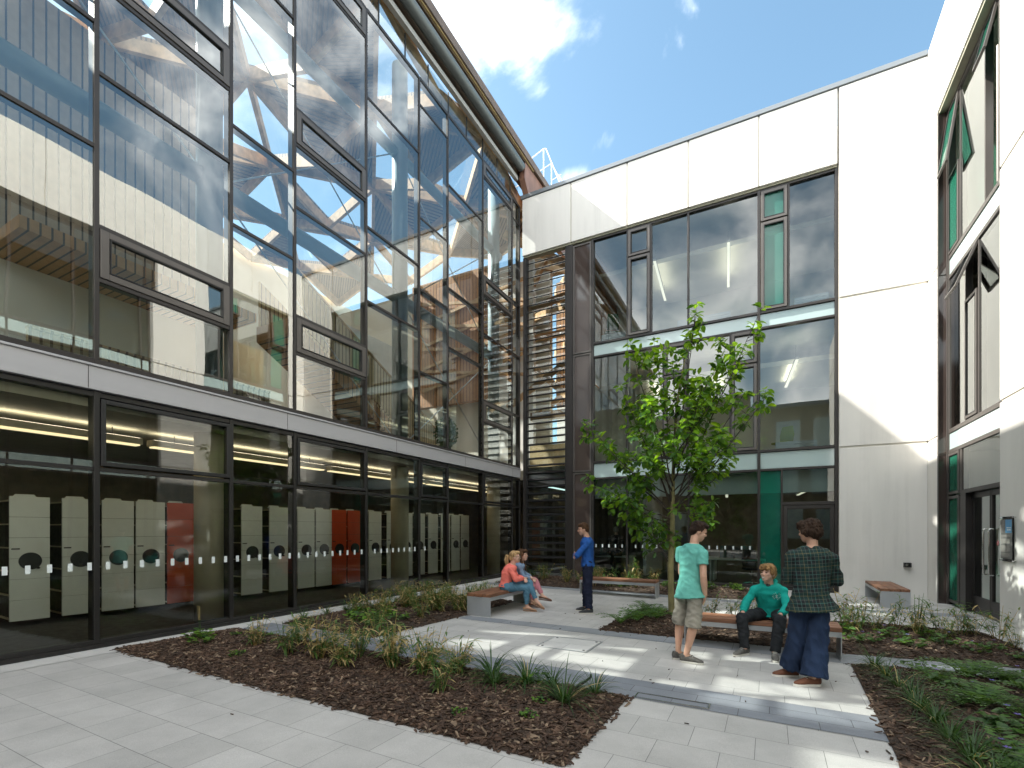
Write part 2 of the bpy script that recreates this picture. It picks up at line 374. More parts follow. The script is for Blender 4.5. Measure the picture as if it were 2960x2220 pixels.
BEDS = {
 'front': [(-7.42, 3.12), (-1.23, 3.10), (-1.20, 4.67), (-7.32, 4.67)],
 'left': [(-7.10, 5.30), (-5.08, 5.30), (-4.93, 7.5), (-4.93, 9.42), (-7.0, 9.42)],
 'tree': [(-2.43, 7.52), (.87, 7.77), (2.85, 8.05), (3.12, 8.9), (3.05, 10.3), (1.7, 10.4), (-.1, 9.85), (-2.28, 9.85)],
 'right': [(.80, 3.9), (.74, 2.2), (3.3, 2.2), (3.3, 7.44), (2.49, 7.38), (.88, 7.17)],
 'back': [(-7.1, 12.38), (-2.46, 12.38), (-.1, 12.5), (.35, 14.5), (-2.9, 14.62), (-7.1, 14.6)],
}
def inside(p, poly):
    x, y = p; r = False; j = len(poly) - 1
    for i in range(len(poly)):
        (xi, yi), (xj, yj) = poly[i], poly[j]
        if (yi > y) != (yj > y) and x < (xj - xi) * (y - yi) / (yj - yi) + xi: r = not r
        j = i
    return r
def edge_dist(p, poly):
    d = 9; P = Vector(p)
    for i in range(len(poly)):
        a = Vector(poly[i]); b = Vector(poly[(i + 1) % len(poly)]); t = max(0, min(1, (P - a).dot(b - a) / (b - a).length_squared))
        d = min(d, (P - a - (b - a) * t).length)
    return d
def bed_h(x, y, poly, hmax):
    e = edge_dist((x, y), poly)
    return gz(x) + .008 + hmax * (1 - math.exp(-e / .22)) + .018 * mnoise.noise((x * 3, y * 3, 1.)) * min(1, e / .15)
BED_H = {'front': .075, 'left': .09, 'tree': .10, 'right': .08, 'back': .10}
def make_bed(key, n_chip, size):
    poly = BEDS[key]; hm = BED_H[key]
    bm = bmesh.new(); bm.faces.new([bm.verts.new((x, y, 0)) for x, y in poly])
    bmesh.ops.triangulate(bm, faces=bm.faces[:])
    while True:
        es = [e for e in bm.edges if e.calc_length() > .16]
        if not es: break
        bmesh.ops.subdivide_edges(bm, edges=es, cuts=1); bmesh.ops.triangulate(bm, faces=bm.faces[:])
        if len(bm.verts) > 9000: break
    for v in bm.verts: v.co.z = bed_h(v.co.x, v.co.y, poly, hm)
    me = bpy.data.meshes.new('planting_bed'); bm.to_mesh(me); bm.free(); me.materials.append(M['soil'])
    o = bpy.data.objects.new('planting_bed', me); COL.objects.link(o); tag(o, kind='structure')
    xs = [p[0] for p in poly]; ys = [p[1] for p in poly]; b = MB(); k = 0
    while k < n_chip:
        x = rnd.uniform(min(xs) - .05, max(xs) + .05); y = rnd.uniform(min(ys) - .05, max(ys) + .05)
        if not inside((x, y), poly):
            if edge_dist((x, y), poly) > .05 or rnd.random() > .16: continue
            z = gz(x) + .006
        else: z = bed_h(x, y, poly, hm) + .004
        k += 1
        l = size * rnd.uniform(.5, 1.5); wd = size * rnd.uniform(.18, .42); th = rnd.uniform(.003, .009)
        q = Quaternion((0, 0, 1), rnd.uniform(0, 6.28)) @ Quaternion((1, 0, 0), rnd.gauss(0, .33)) @ Quaternion((0, 1, 0), rnd.gauss(0, .28))
        m = q.to_matrix().to_4x4(); m.translation = (x, y, z + th * .8)
        t = rnd.random()
        o0 = len(b.v); b.tbox(m, l, wd, th, 0 if t < .52 else 1 if t < .89 else 2)
        for i in (o0, o0 + 4): b.v[i] = tuple(Vector(b.v[i]).lerp(Vector(b.v[o0 + 2]), rnd.uniform(0, .35)))
    o = b.build('bark_mulch', ['chip_dark', 'chip_mid', 'chip_pale']); tag(o, kind='stuff')
make_bed('front', 11500, .062)
make_bed('left', 4200, .06)
make_bed('tree', 7500, .055)
make_bed('right', 8000, .055)
make_bed('back', 5500, .06)
# chips blown onto the paving
b = MB()
for k in range(110):
    x = rnd.uniform(-5.5, 2.6); y = rnd.uniform(2.4, 11)
    if any(inside((x, y), p) for p in BEDS.values()): continue
    m = Quaternion((0, 0, 1), rnd.uniform(0, 6.28)).to_matrix().to_4x4(); m.translation = (x, y, gz(x) + .010)
    b.tbox(m, rnd.uniform(.012, .04), rnd.uniform(.006, .014), .006, rnd.choice((0, 0, 1)))
tag(b.build('bark_litter', ['chip_dark', 'chip_mid']), kind='stuff')
# round and square covers in the paving
mh = thing('manhole_cover', 'square paving-filled manhole cover in thin metal frame amid the light paving', 'manhole cover', (-2.48, 6.42, gz(-2.48)))
b = MB()
for a in ((-.37, -.355, -.33, .33), (.355, .37, -.33, .33), (-.37, .37, -.345, -.33), (-.37, .37, .33, .345)): b.box(a[0], a[1], a[2], a[3], .0, .007)
b.build('frame', 'galv', mh)
b = MB(); b.box(-.345, .345, -.32, .32, -.02, .0055); b.build('cover', 'kerb_stone', mh)
for sx, sy in ((1, 1), (-1, 1), (1, -1), (-1, -1)):
    b = MB(); b.disc((sx * .30, sy * .27, .007), .018, .006, 'z', 10); b.build('lifting_socket', 'dark', mh)
dr = thing('drain_cover', 'long narrow slot drain cover set in the dark paving band', 'drain cover', (-.82, 4.785, gz(-.82) + .005))
b = MB()
for a in ((-.34, .34, -.075, -.062), (-.34, .34, .062, .075), (-.34, -.325, -.062, .062), (.325, .34, -.062, .062)): b.box(a[0], a[1], a[2], a[3], 0, .006)
b.build('frame', 'steel', dr)
b = MB(); b.box(-.315, .315, -.05, .05, -.01, .0045); b.build('cover', 'band', dr)
# ------------------------------------------------------------------ glazed building on the left
XL = -7.75
LB = thing('glazed_building', 'tall glass-walled building with timber roof along the left side of the courtyard', 'building', (-8, 8, .1))
LB_inv = Matrix.Translation((8, -8, -.1))
def lpart(name, mb, m, parent=None, **k):
    o = mb.build(name, m, None, **k); o.parent = parent or LB
    o.matrix_parent_inverse = Matrix.Translation(-Vector(LB.location)) if parent is None else Matrix.Identity(4)
    return o
YB_ = [-6.1, -4.3, -2.5, -1.3, .05, 1.25, 3.06, 4.85, 6.05, 7.85, 9.66, 10.88, 12.72, 14.63, 15.19]
T0 = [6.65, 8.27, 11.09]; T1 = [4.93, 5.63, 7.64, 8.80, 9.47, 12.33]; T2 = [5.63, 7.70, 9.50, 12.33]; T3 = [4.96, 5.64, 7.69, 8.88, 9.47, 12.50]
BAY = [T0, T1, T0, T2, T1, T0, T1, T0, T1, T0, T2, T0, T3, T2]
VENT = {1: [(4.93, 5.63), (8.80, 9.47)], 4: [(4.93, 5.63), (8.80, 9.47)], 6: [(4.93, 5.63), (8.80, 9.47)], 8: [(4.93, 5.63), (8.80, 9.47), (12.33, 13.0)], 12: [(4.96, 5.64), (8.88, 9.47), (12.50, 13.0)]}
HEAD = 13.0
def frame_ring(b, x0, x1, y0, y1, z0, z1, wy, wz=None):
    wz = wz or wy
    b.box(x0, x1, y0, y0 + wy, z0, z1); b.box(x0, x1, y1 - wy, y1, z0, z1)
    b.box(x0, x1, y0 + wy, y1 - wy, z0, z0 + wz); b.box(x0, x1, y0 + wy, y1 - wy, z1 - wz, z1)
def pane_x(x, y0, y1, z0, z1, m, parent, tilt=.0025, name='window_pane', stick=None):
    "glass sheet facing +-X; each one sits a hair out of true"
    b = MB(); t = [rnd.uniform(-tilt, tilt) for _ in range(3)]
    b.add([(x + t[0], y0, z0), (x + t[1], y1, z0), (x + t[1] + t[2] - t[0], y1, z1), (x + t[2], y0, z1)], [(0, 1, 2, 3)])
    o = lpart(name, b, m) if parent is LB else b.build(name, m, parent)
    return o
# mullions and transoms, one continuous grid
b = MB()
for y in YB_: b.box(XL - .14, XL + .026, y - .028, y + .028, 3.80, HEAD)
for i, tr in enumerate(BAY):
    y0, y1 = YB_[i] + .028, YB_[i + 1] - .028
    for z in tr: b.box(XL - .12, XL + .018, y0, y1, z - .027, z + .027)
    b.box(XL - .12, XL + .022, y0, y1, 3.80, 3.885)
    b.box(XL - .12, XL + .022, y0, y1, HEAD - .06, HEAD + .02)
lpart('curtain_wall_frame', b, 'frame', bevel=.004)
b = MB()
for y in YB_: b.box(XL - .14, XL + .028, y - .032, y + .032, .12, 3.46)
for i in range(len(BAY)):
    y0, y1 = YB_[i] + .032, YB_[i + 1] - .032
    b.box(XL - .12, XL + .02, y0, y1, 2.425, 2.48); b.box(XL - .12, XL + .02, y0, y1, 3.39, 3.45); b.box(XL - .12, XL + .026, y0, y1, .11, .235)
lpart('ground_floor_frame', b, 'frame_dark', bevel=.004)
stk = 0
for i, tr in enumerate(BAY):
    if i < 4: continue
    y0, y1 = YB_[i] + .030, YB_[i + 1] - .030
    zs = [3.885] + tr + [HEAD - .06]
    for k in range(len(zs) - 1):
        z0, z1 = zs[k] + (.028 if k else 0), zs[k + 1] - (.028 if k < len(zs) - 2 else 0)
        vent = any(abs(zs[k] - a) < .05 and abs(zs[k + 1] - c) < .08 for a, c in VENT.get(i, []))
        if vent:
            f = MB(); frame_ring(f, XL - .05, XL + .034, y0 + .004, y1 - .004, z0 + .004, z1 - .004, .10, .085)
            fo = lpart('vent_window', f, 'frame_light', bevel=.006)
            g = MB(); frame_ring(g, XL - .03, XL + .041, y0 + .112, y1 - .112, z0 + .096, z1 - .096, .012)
            g.build('gasket', 'black', fo)
            pane_x(XL + .012, y0 + .10, y1 - .10, z0 + .085, z1 - .085, 'glassL', fo, .004, 'pane')
        else:
            pane_x(XL + .002, y0, y1, z0, z1, 'glassL', LB, .005)
    # ground floor
    p = pane_x(XL + .0, y0, y1, .235, 2.425, 'glassG', LB, .002)
    for q in range(40):
        yy = 2.20 + .197 * q
        if y0 + .04 < yy < y1 - .04: MB().box(XL + .008, XL + .011, yy - .024, yy + .024, 1.14, 1.24).build('glass_marking', 'sticker', p)
    if i in (6, 8, 10, 12):
        f = MB(); frame_ring(f, XL - .04, XL + .05, y0 + .006, y1 - .006, 2.50, 3.37, .055)
        mtx = Matrix.Translation((0, 0, 3.37)) @ Matrix.Shear('YZ', 4, (0, 0)) @ Matrix.Translation((0, 0, -3.37))
        fo = lpart('vent_window', f, 'black', bevel=.004)
        pane_x(XL + .02, y0 + .06, y1 - .06, 2.555, 3.315, 'glassG', fo, .004, 'pane')
    else:
        pane_x(XL + .0, y0, y1, 2.48, 3.39, 'glassG', LB, .002)
# grey metal band at first-floor level and dark base plate
b = MB(); b.box(XL - .10, XL + .075, -6, 15.14, 3.47, 3.765); b.box(XL - .10, XL + .10, -6, 15.14, 3.768, 3.797)
lpart('spandrel_band', b, 'band_metal', bevel=.004)
for y in (2.95, 5.85, 8.75, 11.65, 14.55):
    b = MB(); b.box(XL + .0745, XL + .0765, y - .004, y + .004, 3.475, 3.76); lpart('band_joint', b, 'frame')
b = MB(); b.box(XL - .12, XL + .06, -6, 15.14, gz(XL) - .1, .108 + .07); lpart('base_plate', b, 'frame_dark')
# clerestory strip above the head
b = MB()
for y in [YB_[0] + .9 * k for k in range(25)]:
    if y < 15.3: b.box(XL - .07, XL - .04, y - .012, y + .012, 13.03, 13.70)
lpart('clerestory_mullion', b, 'black')
for k in range(8, 24, 2):
    y = YB_[0] + .9 * k; y1 = min(y + 1.8, 15.2)
    if y1 > y: pane_x(XL - .055, y, y1, 13.02, 13.7, 'glassL', LB, .004, 'clerestory_pane')
# eaves: trim, gutter pipe, boards and roof edge
b = MB(); b.box(XL - .02, XL + .10, -6, 14.9, 13.70, 13.84); lpart('eaves_trim', b, 'trim', bevel=.004)
b = MB(); b.tube([(-7.50, -6, 14.08), (-7.50, 14.75, 14.08), (-7.49, 14.86, 14.06)], .145, 20)
lpart('gutter_pipe', b, 'pipe', smooth=True)
b = MB(); [b.box(-7.70, -7.47, y - .02, y + .02, 14.2, 14.32) for y in range(-5, 15, 2)]; lpart('pipe_bracket', b, 'dark')
b = MB(); b.box(XL - .1, -7.42, -6, 15.6, 14.32, 14.44); lpart('eaves_soffit', b, 'darktimber')
b = MB(); b.box(XL - .1, XL - .02, -6, 15.6, 13.86, 14.32); lpart('eaves_timber', b, 'darktimber')
b = MB(); b.box(-7.42, -7.38, -6, 15.6, 14.36, 14.50); lpart('eaves_board', b, 'eavetimber')
b = MB(); b.box(-7.9, -7.33, -6, 18.5, 14.505, 14.56); b.box(-7.375, -7.33, -6, 18.5, 14.40, 14.505); b.box(-7.9, -7.34, -6, 18.5, 14.56, 14.67); lpart('roof_edge', b, 'roofedge')
b = MB(); b.add([(-7.42, 15.0, 14.36), (-7.42, 19.5, 14.36), (-7.42, 19.5, 12.9), (-7.42, 15.6, 12.9), (-7.42, 14.92, 13.75), (-7.62, 15.0, 14.36), (-7.62, 19.5, 14.36), (-7.62, 19.5, 12.9), (-7.62, 15.6, 12.9), (-7.62, 14.92, 13.75)],
   [(0, 1, 2, 3, 4)[::-1], (5, 6, 7, 8, 9), (0, 4, 9, 5), (4, 3, 8, 9), (3, 2, 7, 8), (2, 1, 6, 7), (1, 0, 5, 6)])
lpart('copper_cheek', b, 'copper')
# diagrid timber roof, folded, with rooflights in some triangles
gx = [-7.95 - 2.35 * i for i in range(6)]; gy = [1.2 + 2.4 * j for j in range(8)]
def rz_(i, j): return 13.55 + (.75 if (i + j) % 2 else 0)
tri = []
for i in range(5):
    for j in range(1, 7):
        P = lambda a, c: (gx[a], gy[c], rz_(a, c))
        if (i + j) % 2: tri += [((i, j, 0), P(i, j), P(i + 1, j), P(i + 1, j + 1)), ((i, j, 1), P(i, j), P(i + 1, j + 1), P(i, j + 1))]
        else: tri += [((i, j, 0), P(i, j), P(i + 1, j), P(i, j + 1)), ((i, j, 1), P(i + 1, j), P(i + 1, j + 1), P(i, j + 1))]
OPEN = {(1, 2, 1), (2, 1, 0), (2, 4, 1), (3, 3, 0), (3, 0, 1), (4, 1, 1), (1, 5, 0), (2, 6, 1), (4, 4, 1), (3, 5, 1), (1, 1, 0), (2, 3, 0), (3, 2, 0), (0, 1, 1), (0, 2, 0), (0, 3, 1), (0, 5, 0), (1, 0, 0), (1, 1, 1), (1, 3, 0), (1, 4, 1), (1, 6, 0), (2, 0, 1), (2, 2, 0), (2, 3, 1), (2, 5, 0), (3, 1, 0), (3, 2, 1), (3, 4, 0), (3, 6, 1), (4, 0, 0), (4, 2, 1), (4, 3, 0), (4, 5, 1)}
pa, pb_ = MB(), MB()
for key, A, B_, C in tri:
    A, B_, C = Vector(A), Vector(B_), Vector(C)
    if key in OPEN:
        g = MB(); g.add([A, B_, C], [(0, 1, 2)]); lpart('rooflight', g, 'skyglass')
    else:
        up = Vector((0, 0, .16)); t = pa if (key[0] + key[2]) % 2 else pb_
        t.add([A, B_, C, A + up, B_ + up, C + up], [(0, 1, 2), (3, 5, 4), (0, 3, 4, 1), (1, 4, 5, 2), (2, 5, 3, 0)])
lpart('roof_panel', pa, 'batten'); lpart('roof_panel', pb_, 'battenb')
b = MB(); seen = set()
for key, A, B_, C in tri:
    for p, q in ((A, B_), (B_, C), (C, A)):
        e = tuple(sorted((p, q)))
        if e in seen: continue
        seen.add(e); b.bar(Vector(p) - Vector((0, 0, .17)), Vector(q) - Vector((0, 0, .17)), .12, .34)
        if e[0][0] != e[1][0] and (int(e[0][1] * 7) % 2 == 0):
            m = (Vector(p) + Vector(q)) / 2
lpart('roof_beam', b, 'timber')
# plain roof over the near part, out of view; its openings are added to cast sun patches on the paving
def sun_opening(x0, x1, y0, y1):
    "added roof opening whose sunlight lands on the paving rectangle given"
    t = (13.9 - .02) / 1.055
    return (x0 - t, x1 - t, y0 - .3 * t, y1 - .3 * t)
SUN_OPENINGS = [sun_opening(-.6, 1.0, 4.9, 5.9), sun_opening(-4.0, -1.3, 5.55, 6.15), sun_opening(-4.0, .4, 6.5, 6.95), sun_opening(.2, 1.2, 3.3, 4.3), sun_opening(-3.9, -2.7, 7.1, 7.4), sun_opening(-.9, -.35, 6.05, 6.45), sun_opening(-1.9, -.2, 5.25, 5.45)]
xs = sorted({-20., -7.95} | {max(-20, min(-7.95, a)) for r in SUN_OPENINGS for a in r[:2]}); ys = sorted({-8., 3.5} | {max(-8, min(3.5, a)) for r in SUN_OPENINGS for a in r[2:]})
b, sk = MB(), []
for i in range(len(xs) - 1):
    for j in range(len(ys) - 1):
        cx, cy_ = (xs[i] + xs[i + 1]) / 2, (ys[j] + ys[j + 1]) / 2
        if any(r[0] < cx < r[1] and r[2] < cy_ < r[3] for r in SUN_OPENINGS): continue
        b.box(xs[i], xs[i + 1], ys[j], ys[j + 1], 13.8, 13.95)
lpart('flat_roof', b, 'timber')
for r in SUN_OPENINGS:
    g = MB(); y1 = min(r[3], 3.5)
    if y1 > r[2]:
        g.add([(r[0], r[2], 13.87), (r[1], r[2], 13.87), (r[1], y1, 13.87), (r[0], y1, 13.87)], [(0, 1, 2, 3)]); lpart('rooflight', g, 'skyglass')  # glazing of the openings added for the sun patches
b = MB(); b.box(-20.2, -19.9, -8, 20, 0, 13.5); b.box(-20, -7.9, 18.2, 18.5, 3.8, 12.9); b.box(-19.9, -7.9, -8.2, -8, 0, 14); lpart('outer_wall', b, 'cream')
# upper hall
b = MB(); b.box(-19.8, XL - .16, -8, 18.2, 3.44, 3.78); lpart('floor_slab', b, 'darkceil')
for y in (4.9, 9.72, 14.55):
    b = MB(); b.tube([(-8.42, y, 3.78), (-8.42, y, 13.6)], .20, 20); lpart('steel_column', b, 'steelblue', smooth=True)
    b = MB(); b.tube([(-8.42, y, .05), (-8.42, y, 3.44)], .225, 24); lpart('concrete_column', b, 'column', smooth=True)
b = MB(); b.tube([(-8.45, -6, 7.62), (-8.45, 15, 7.62)], .145, 16); b.tube([(-8.45, -6, 11.3), (-8.45, 15, 11.3)], .13, 16); lpart('steel_beam', b, 'steelblue', smooth=True)
b = MB()
for a, c in (((-8.42, 5.0, 7.6), (-8.42, 9.6, 11.3)), ((-8.42, 9.8, 7.6), (-8.42, 14.4, 11.2)), ((-8.42, 9.6, 7.5), (-8.42, 5.0, 11.2)), ((-8.42, 14.4, 7.5), (-8.42, 9.8, 11.2)), ((-8.42, 9.9, 3.9), (-8.42, 14.4, 7.5)), ((-8.42, 14.4, 3.9), (-8.42, 9.9, 7.5)), ((-8.42, 4.9, 7.6), (-8.42, .3, 11.2)), ((-8.42, 9.6, 3.9), (-8.42, 5.1, 7.5))):
    b.tube([a, c], .016, 6)
lpart('tie_rod', b, 'rod')
b = MB(); b.box(-14.2, -13.9, 3.6, 8.2, 7.4, 13.2); lpart('timber_wall', b, 'clad')
b = MB(); b.box(-14.2, -12.0, 3.6, 8.2, 7.15, 7.38); lpart('timber_soffit', b, 'soffit_slat')
b = MB(); b.box(-13.9, -13.7, 3.5, 9.6, 3.78, 7.14); lpart('hall_wall', b, 'cream')
b = MB(); b.box(-10.4, -10.34, 3.2, 7.4, 3.85, 4.85); b.box(-10.43, -10.31, 3.2, 7.4, 4.855, 4.90); lpart('balustrade', b, 'slat')
b = MB(); b.box(-11.3, -11.25, 3.2, 6.4, 4.05, 4.55); lpart('white_notice_rail', b, 'offwhite')
# stair falling to the right, slatted sides
def stair_side(x, y0, z0, y1, z1, low, high):
    return MB().add([(x, y0, z0 + low), (x, y1, z1 + low), (x, y1, z1 + high), (x, y0, z0 + high), (x - .05, y0, z0 + low), (x - .05, y1, z1 + low), (x - .05, y1, z1 + high), (x - .05, y0, z0 + high)],
        [(0, 1, 2, 3), (7, 6, 5, 4), (0, 4, 5, 1), (3, 2, 6, 7), (0, 3, 7, 4), (1, 5, 6, 2)])
lpart('stair_balustrade', stair_side(-10.9, 8.5, 7.3, 14.6, 4.2, -.1, 1.15), 'slat')
lpart('stair_balustrade', stair_side(-12.3, 8.5, 7.3, 14.6, 4.2, -.1, 1.15), 'slat')
lpart('stair_handrail', stair_side(-10.87, 8.5, 7.3, 14.6, 4.2, 1.16, 1.22), 'timber')
b = MB(); b.add([(-10.92, 8.4, 7.15), (-12.28, 8.4, 7.15), (-12.28, 14.6, 4.0), (-10.92, 14.6, 4.0), (-10.92, 8.4, 6.75), (-12.28, 8.4, 6.75), (-12.28, 13.8, 3.82), (-10.92, 13.8, 3.82)], [(0, 1, 2, 3), (7, 6, 5, 4), (0, 3, 7, 4), (1, 0, 4, 5), (2, 1, 5, 6), (3, 2, 6, 7)])
lpart('stair_flight', b, 'soffit_slat')
b = MB(); b.box(-13.0, -12.6, 10.2, 14.8, 3.78, 8.6); lpart('stair_wall', b, 'offwhite')
b = MB(); b.box(-14.5, -10.2, 17.6, 17.9, 7.2, 12.8); lpart('timber_wall', b, 'cladx')
b = MB(); b.box(-10.0, -8.4, 17.7, 17.95, 3.78, 12.6); lpart('hall_wall', b, 'offwhite')
b = MB()
for z in (7.9, 8.9, 9.9, 10.9): b.bar((-13.8, 17.5, z), (-8.6, 17.5, z + .9), .09, .12); b.bar((-13.8, 17.48, z + .9), (-8.6, 17.48, z), .09, .12)
lpart('timber_brace', b, 'timber')
# the hall runs on behind the louvred corner
b = MB(); b.box(XL - .16, -6.05, 15.5, 21.6, 3.44, 3.78); lpart('floor_slab', b, 'darkceil')
b = MB(); b.box(-6.05, -6.01, 15.5, 21.6, 0, 3.4); b.box(-9, -6.0, 21.6, 21.8, 0, 3.4); b.box(-8.2, -8.0, 17.8, 21.6, 0, 3.4); lpart('library_wall', b, 'darkwall')
b = MB(); b.box(-7.9, -6.05, 15.5, 21.6, -.02, .1); lpart('library_floor', b, 'darkfloor')
b = MB(); b.box(-9, -6.0, 21.6, 21.8, 3.8, 12.6); b.box(-6.05, -6.01, 15.5, 21.6, 3.8, 7.3); lpart('hall_wall', b, 'offwhite')
b = MB(); b.box(-8.2, -6.06, 19.6, 19.75, 7.0, 12.4); lpart('timber_wall', b, 'cladx')
b = MB()
for k, (x0, y0, x1, y1) in enumerate(((-8.6, 15.6, -6.1, 17.2), (-6.1, 15.6, -8.6, 18.0), (-8.6, 17.8, -6.1, 19.2), (-6.1, 17.6, -8.6, 20.5))):
    b.bar((x0, y0, 12.5), (x1, y1, 11.2 + .4 * k), .12, .3); b.bar((x0, y0, 9.4), (x1, y1, 10.6 - .3 * k), .12, .26); b.bar((x0, y0 + .3, 6.2), (x1, y1, 8.4), .10, .22)
lpart('roof_beam', b, 'timber')
b = MB(); b.box(-8.3, -6.05, 16.2, 17.1, 12.6, 12.75); b.box(-8.3, -6.05, 18.5, 19.4, 12.6, 12.75); lpart('roof_panel', b, 'batten')
b = MB(); b.box(-8.2, -6.06, 17.0, 17.3, 5.9, 6.2); b.box(-8.2, -6.06, 16.95, 17.0, 3.8, 4.9); lpart('gallery_front', b, 'slat')
# library on the ground floor
b = MB(); b.box(-17, XL - .13, -8, 18, .0, .14); lpart('library_floor', b, 'darkfloor')
b = MB(); b.box(-17, XL - .14, -8, 18, 3.28, 3.43); lpart('library_ceiling', b, 'darkceil')
b = MB(); b.box(-14.2, -14, -8, 18, .14, 3.28); b.box(-14, -7.9, 17.6, 17.8, .14, 3.28); lpart('library_wall', b, 'darkwall')
b = MB(); b.box(-8.15, -8.08, -3, 15.0, 2.72, 3.28); lpart('library_bulkhead', b, 'darkceil') if False else None
for k in range(4):
    y = .6 + 3.7 * k
    t = thing('strip_light', 'long warm linear ceiling light inside the library, %s from the near end of its line' % ['first', 'second', 'third', 'fourth'][k], 'ceiling light', (-9.1, y + 1.8, 3.05), 0, 'linear lights along the library ceiling')
    b = MB(); b.box(-.09, .09, -1.78, 1.78, 0, .10); b.build('housing', 'lamp_body', t)
    b = MB(); b.box(-.07, .07, -1.75, 1.75, -.022, -.002); b.build('diffuser', 'lamp', t)
    b = MB(); b.add([(-.08, -1.75, .103), (.08, -1.75, .103), (.08, 1.75, .103), (-.08, 1.75, .103)], [(0, 1, 2, 3)]); b.build('uplight', 'lamp_up', t)
    b = MB(); [b.tube([(0, q, .10), (0, q, .24)], .006, 5) for q in (-1.4, 1.4)]; b.build('hanger', 'dark', t)
# mobile shelving: one unit of each colour, copied along the row
def make_unit(red):
    t = thing('mobile_shelving', 'x', 'shelving unit')
    pm = 'shelf_red' if red else 'shelf_white'
    b = MB()
    for k in range(6): b.box(-.03, 0, -.235, .235, .10 + k * .325, .10 + (k + 1) * .325 - .004)
    b.build('end_panel', pm, t, bevel=.003)
    b = MB(); b.box(-2.6, -.031, -.19, .19, .08, 2.0); b.build('shelf_body', 'shelf_dark', t)
    b = MB()
    for k in range(6): b.box(-2.6, -.031, -.225, .225, .12 + k * .37, .14 + k * .37)
    b.build('shelf', 'column', t)
    b = MB(); b.prism([(-.17, 0), (.13, 0), (.09, .06), (-.13, .06)], -.03, -.008)
    for i in range(len(b.v)): x, y, z = b.v[i]; b.v[i] = (z - .16, x, 2.03 + y)
    b.build('top_cap', 'shelf_white', t)
    w_ = MB(); w_.disc((.012, 0, 1.03), .135, .022, 'x', 28); wo = w_.build('handwheel', 'dark', t)
    h = MB(); h.tube([(.02, .085, .92), (.06, .085, .92)], .017, 10); h.build('knob', 'dark', wo)
    b = MB(); b.box(.001, .006, -.215, -.12, 1.215, 1.235); b.build('label_holder', 'dark', t)
    return t
units = [2.99, 3.61, 4.14, 4.64, -5.15, 6.58, 7.22, 7.94, 8.45, -8.92, -9.43, 10.16, 10.85, 11.45, 12.02, 12.66, 13.3, 13.85, 14.4]
ORD = ['first', 'second', 'third', 'fourth', 'fifth', 'sixth', 'seventh', 'eighth', 'ninth', 'tenth', 'eleventh', 'twelfth', 'thirteenth', 'fourteenth', 'fifteenth', 'sixteenth']
pw, pr = make_unit(False), make_unit(True); ng = nr = 0; fw = fr_ = False
for u in units:
    y = abs(u) + .24; red = u < 0
    o = (pr if not fr_ else copy_tree(pr)) if red else (pw if not fw else copy_tree(pw))
    if red: fr_ = True; nr += 1
    else: fw = True; ng += 1
    o.location = (-10.35 + .06 * (y - 3), y, .14); o.rotation_euler = (0, 0, R(-3.2))
    o['label'] = ('orange-red mobile shelving unit behind the library glass, %s red one from the near end' % ORD[nr - 1]) if red else ('grey-white mobile shelving unit with black handwheel, %s white one from the near end' % ORD[ng - 1])
    o['group'] = 'mobile shelving units in the library'

# ------------------------------------------------------------------ white building at the back
YBK, YG = 15.15, 15.32
BB = thing('office_building', 'white precast building with three floors of windows closing the back of the courtyard', 'building', (-2, 16, 0))
def bpart(name, mb, m, parent=None, **k):
    o = mb.build(name, m, None, **k); o.parent = parent or BB
    if parent is None: o.matrix_parent_inverse = Matrix.Translation(-Vector(BB.location))
    return o
FJ = [-7.64, -5.82, -3.94, -2.12, -.26, 1.585]
for i in range(5):
    b = MB(); b.box(FJ[i] + .022, FJ[i + 1] - .022, YBK, YBK + .28, 11.21, 13.17); bpart('wall_panel', b, 'white', bevel=.012)
for z0, z1 in ((-.3, 3.78), (3.825, 7.665), (7.71, 13.17)):
    b = MB(); b.box(1.605, 3.398, YBK, YBK + .28, z0, z1); bpart('wall_panel', b, 'white', bevel=.010)
b = MB(); b.box(-7.62, 1.57, YBK + .02, YBK + .26, 11.235, 13.15); b.box(1.60, 3.38, YBK + .02, YBK + .26, 0, 13.15); bpart('panel_joint', b, 'joint')
b = MB(); b.box(-7.66, 3.39, YBK - .035, YBK + .4, 13.185, 13.31); bpart('parapet_coping', b, 'coping', bevel=.008)
b = MB(); b.box(-7.6, 1.57, YBK + .06, YBK + .27, 11.16, 11.205); bpart('soffit_strip', b, 'soffit')
def fr_y(b, x0, x1, z0, z1, w_=.05, y0=None, y1=None):
    y0 = y0 if y0 is not None else YG - .06; y1 = y1 if y1 is not None else YG + .08
    b.box(x0, x0 + w_, y0, y1, z0, z1); b.box(x1 - w_, x1, y0, y1, z0, z1)
    b.box(x0 + w_, x1 - w_, y0, y1, z0, z0 + w_); b.box(x0 + w_, x1 - w_, y0, y1, z1 - w_, z1)
def pane_y(y, x0, x1, z0, z1, m, parent=None, name='window_pane', tilt=.002):
    b = MB(); t = [rnd.uniform(-tilt, tilt) for _ in range(3)]
    b.add([(x0, y + t[0], z0), (x1, y + t[1], z0), (x1, y + t[1] + t[2] - t[0], z1), (x0, y + t[2], z1)], [(0, 1, 2, 3)])
    return bpart(name, b, m, parent)
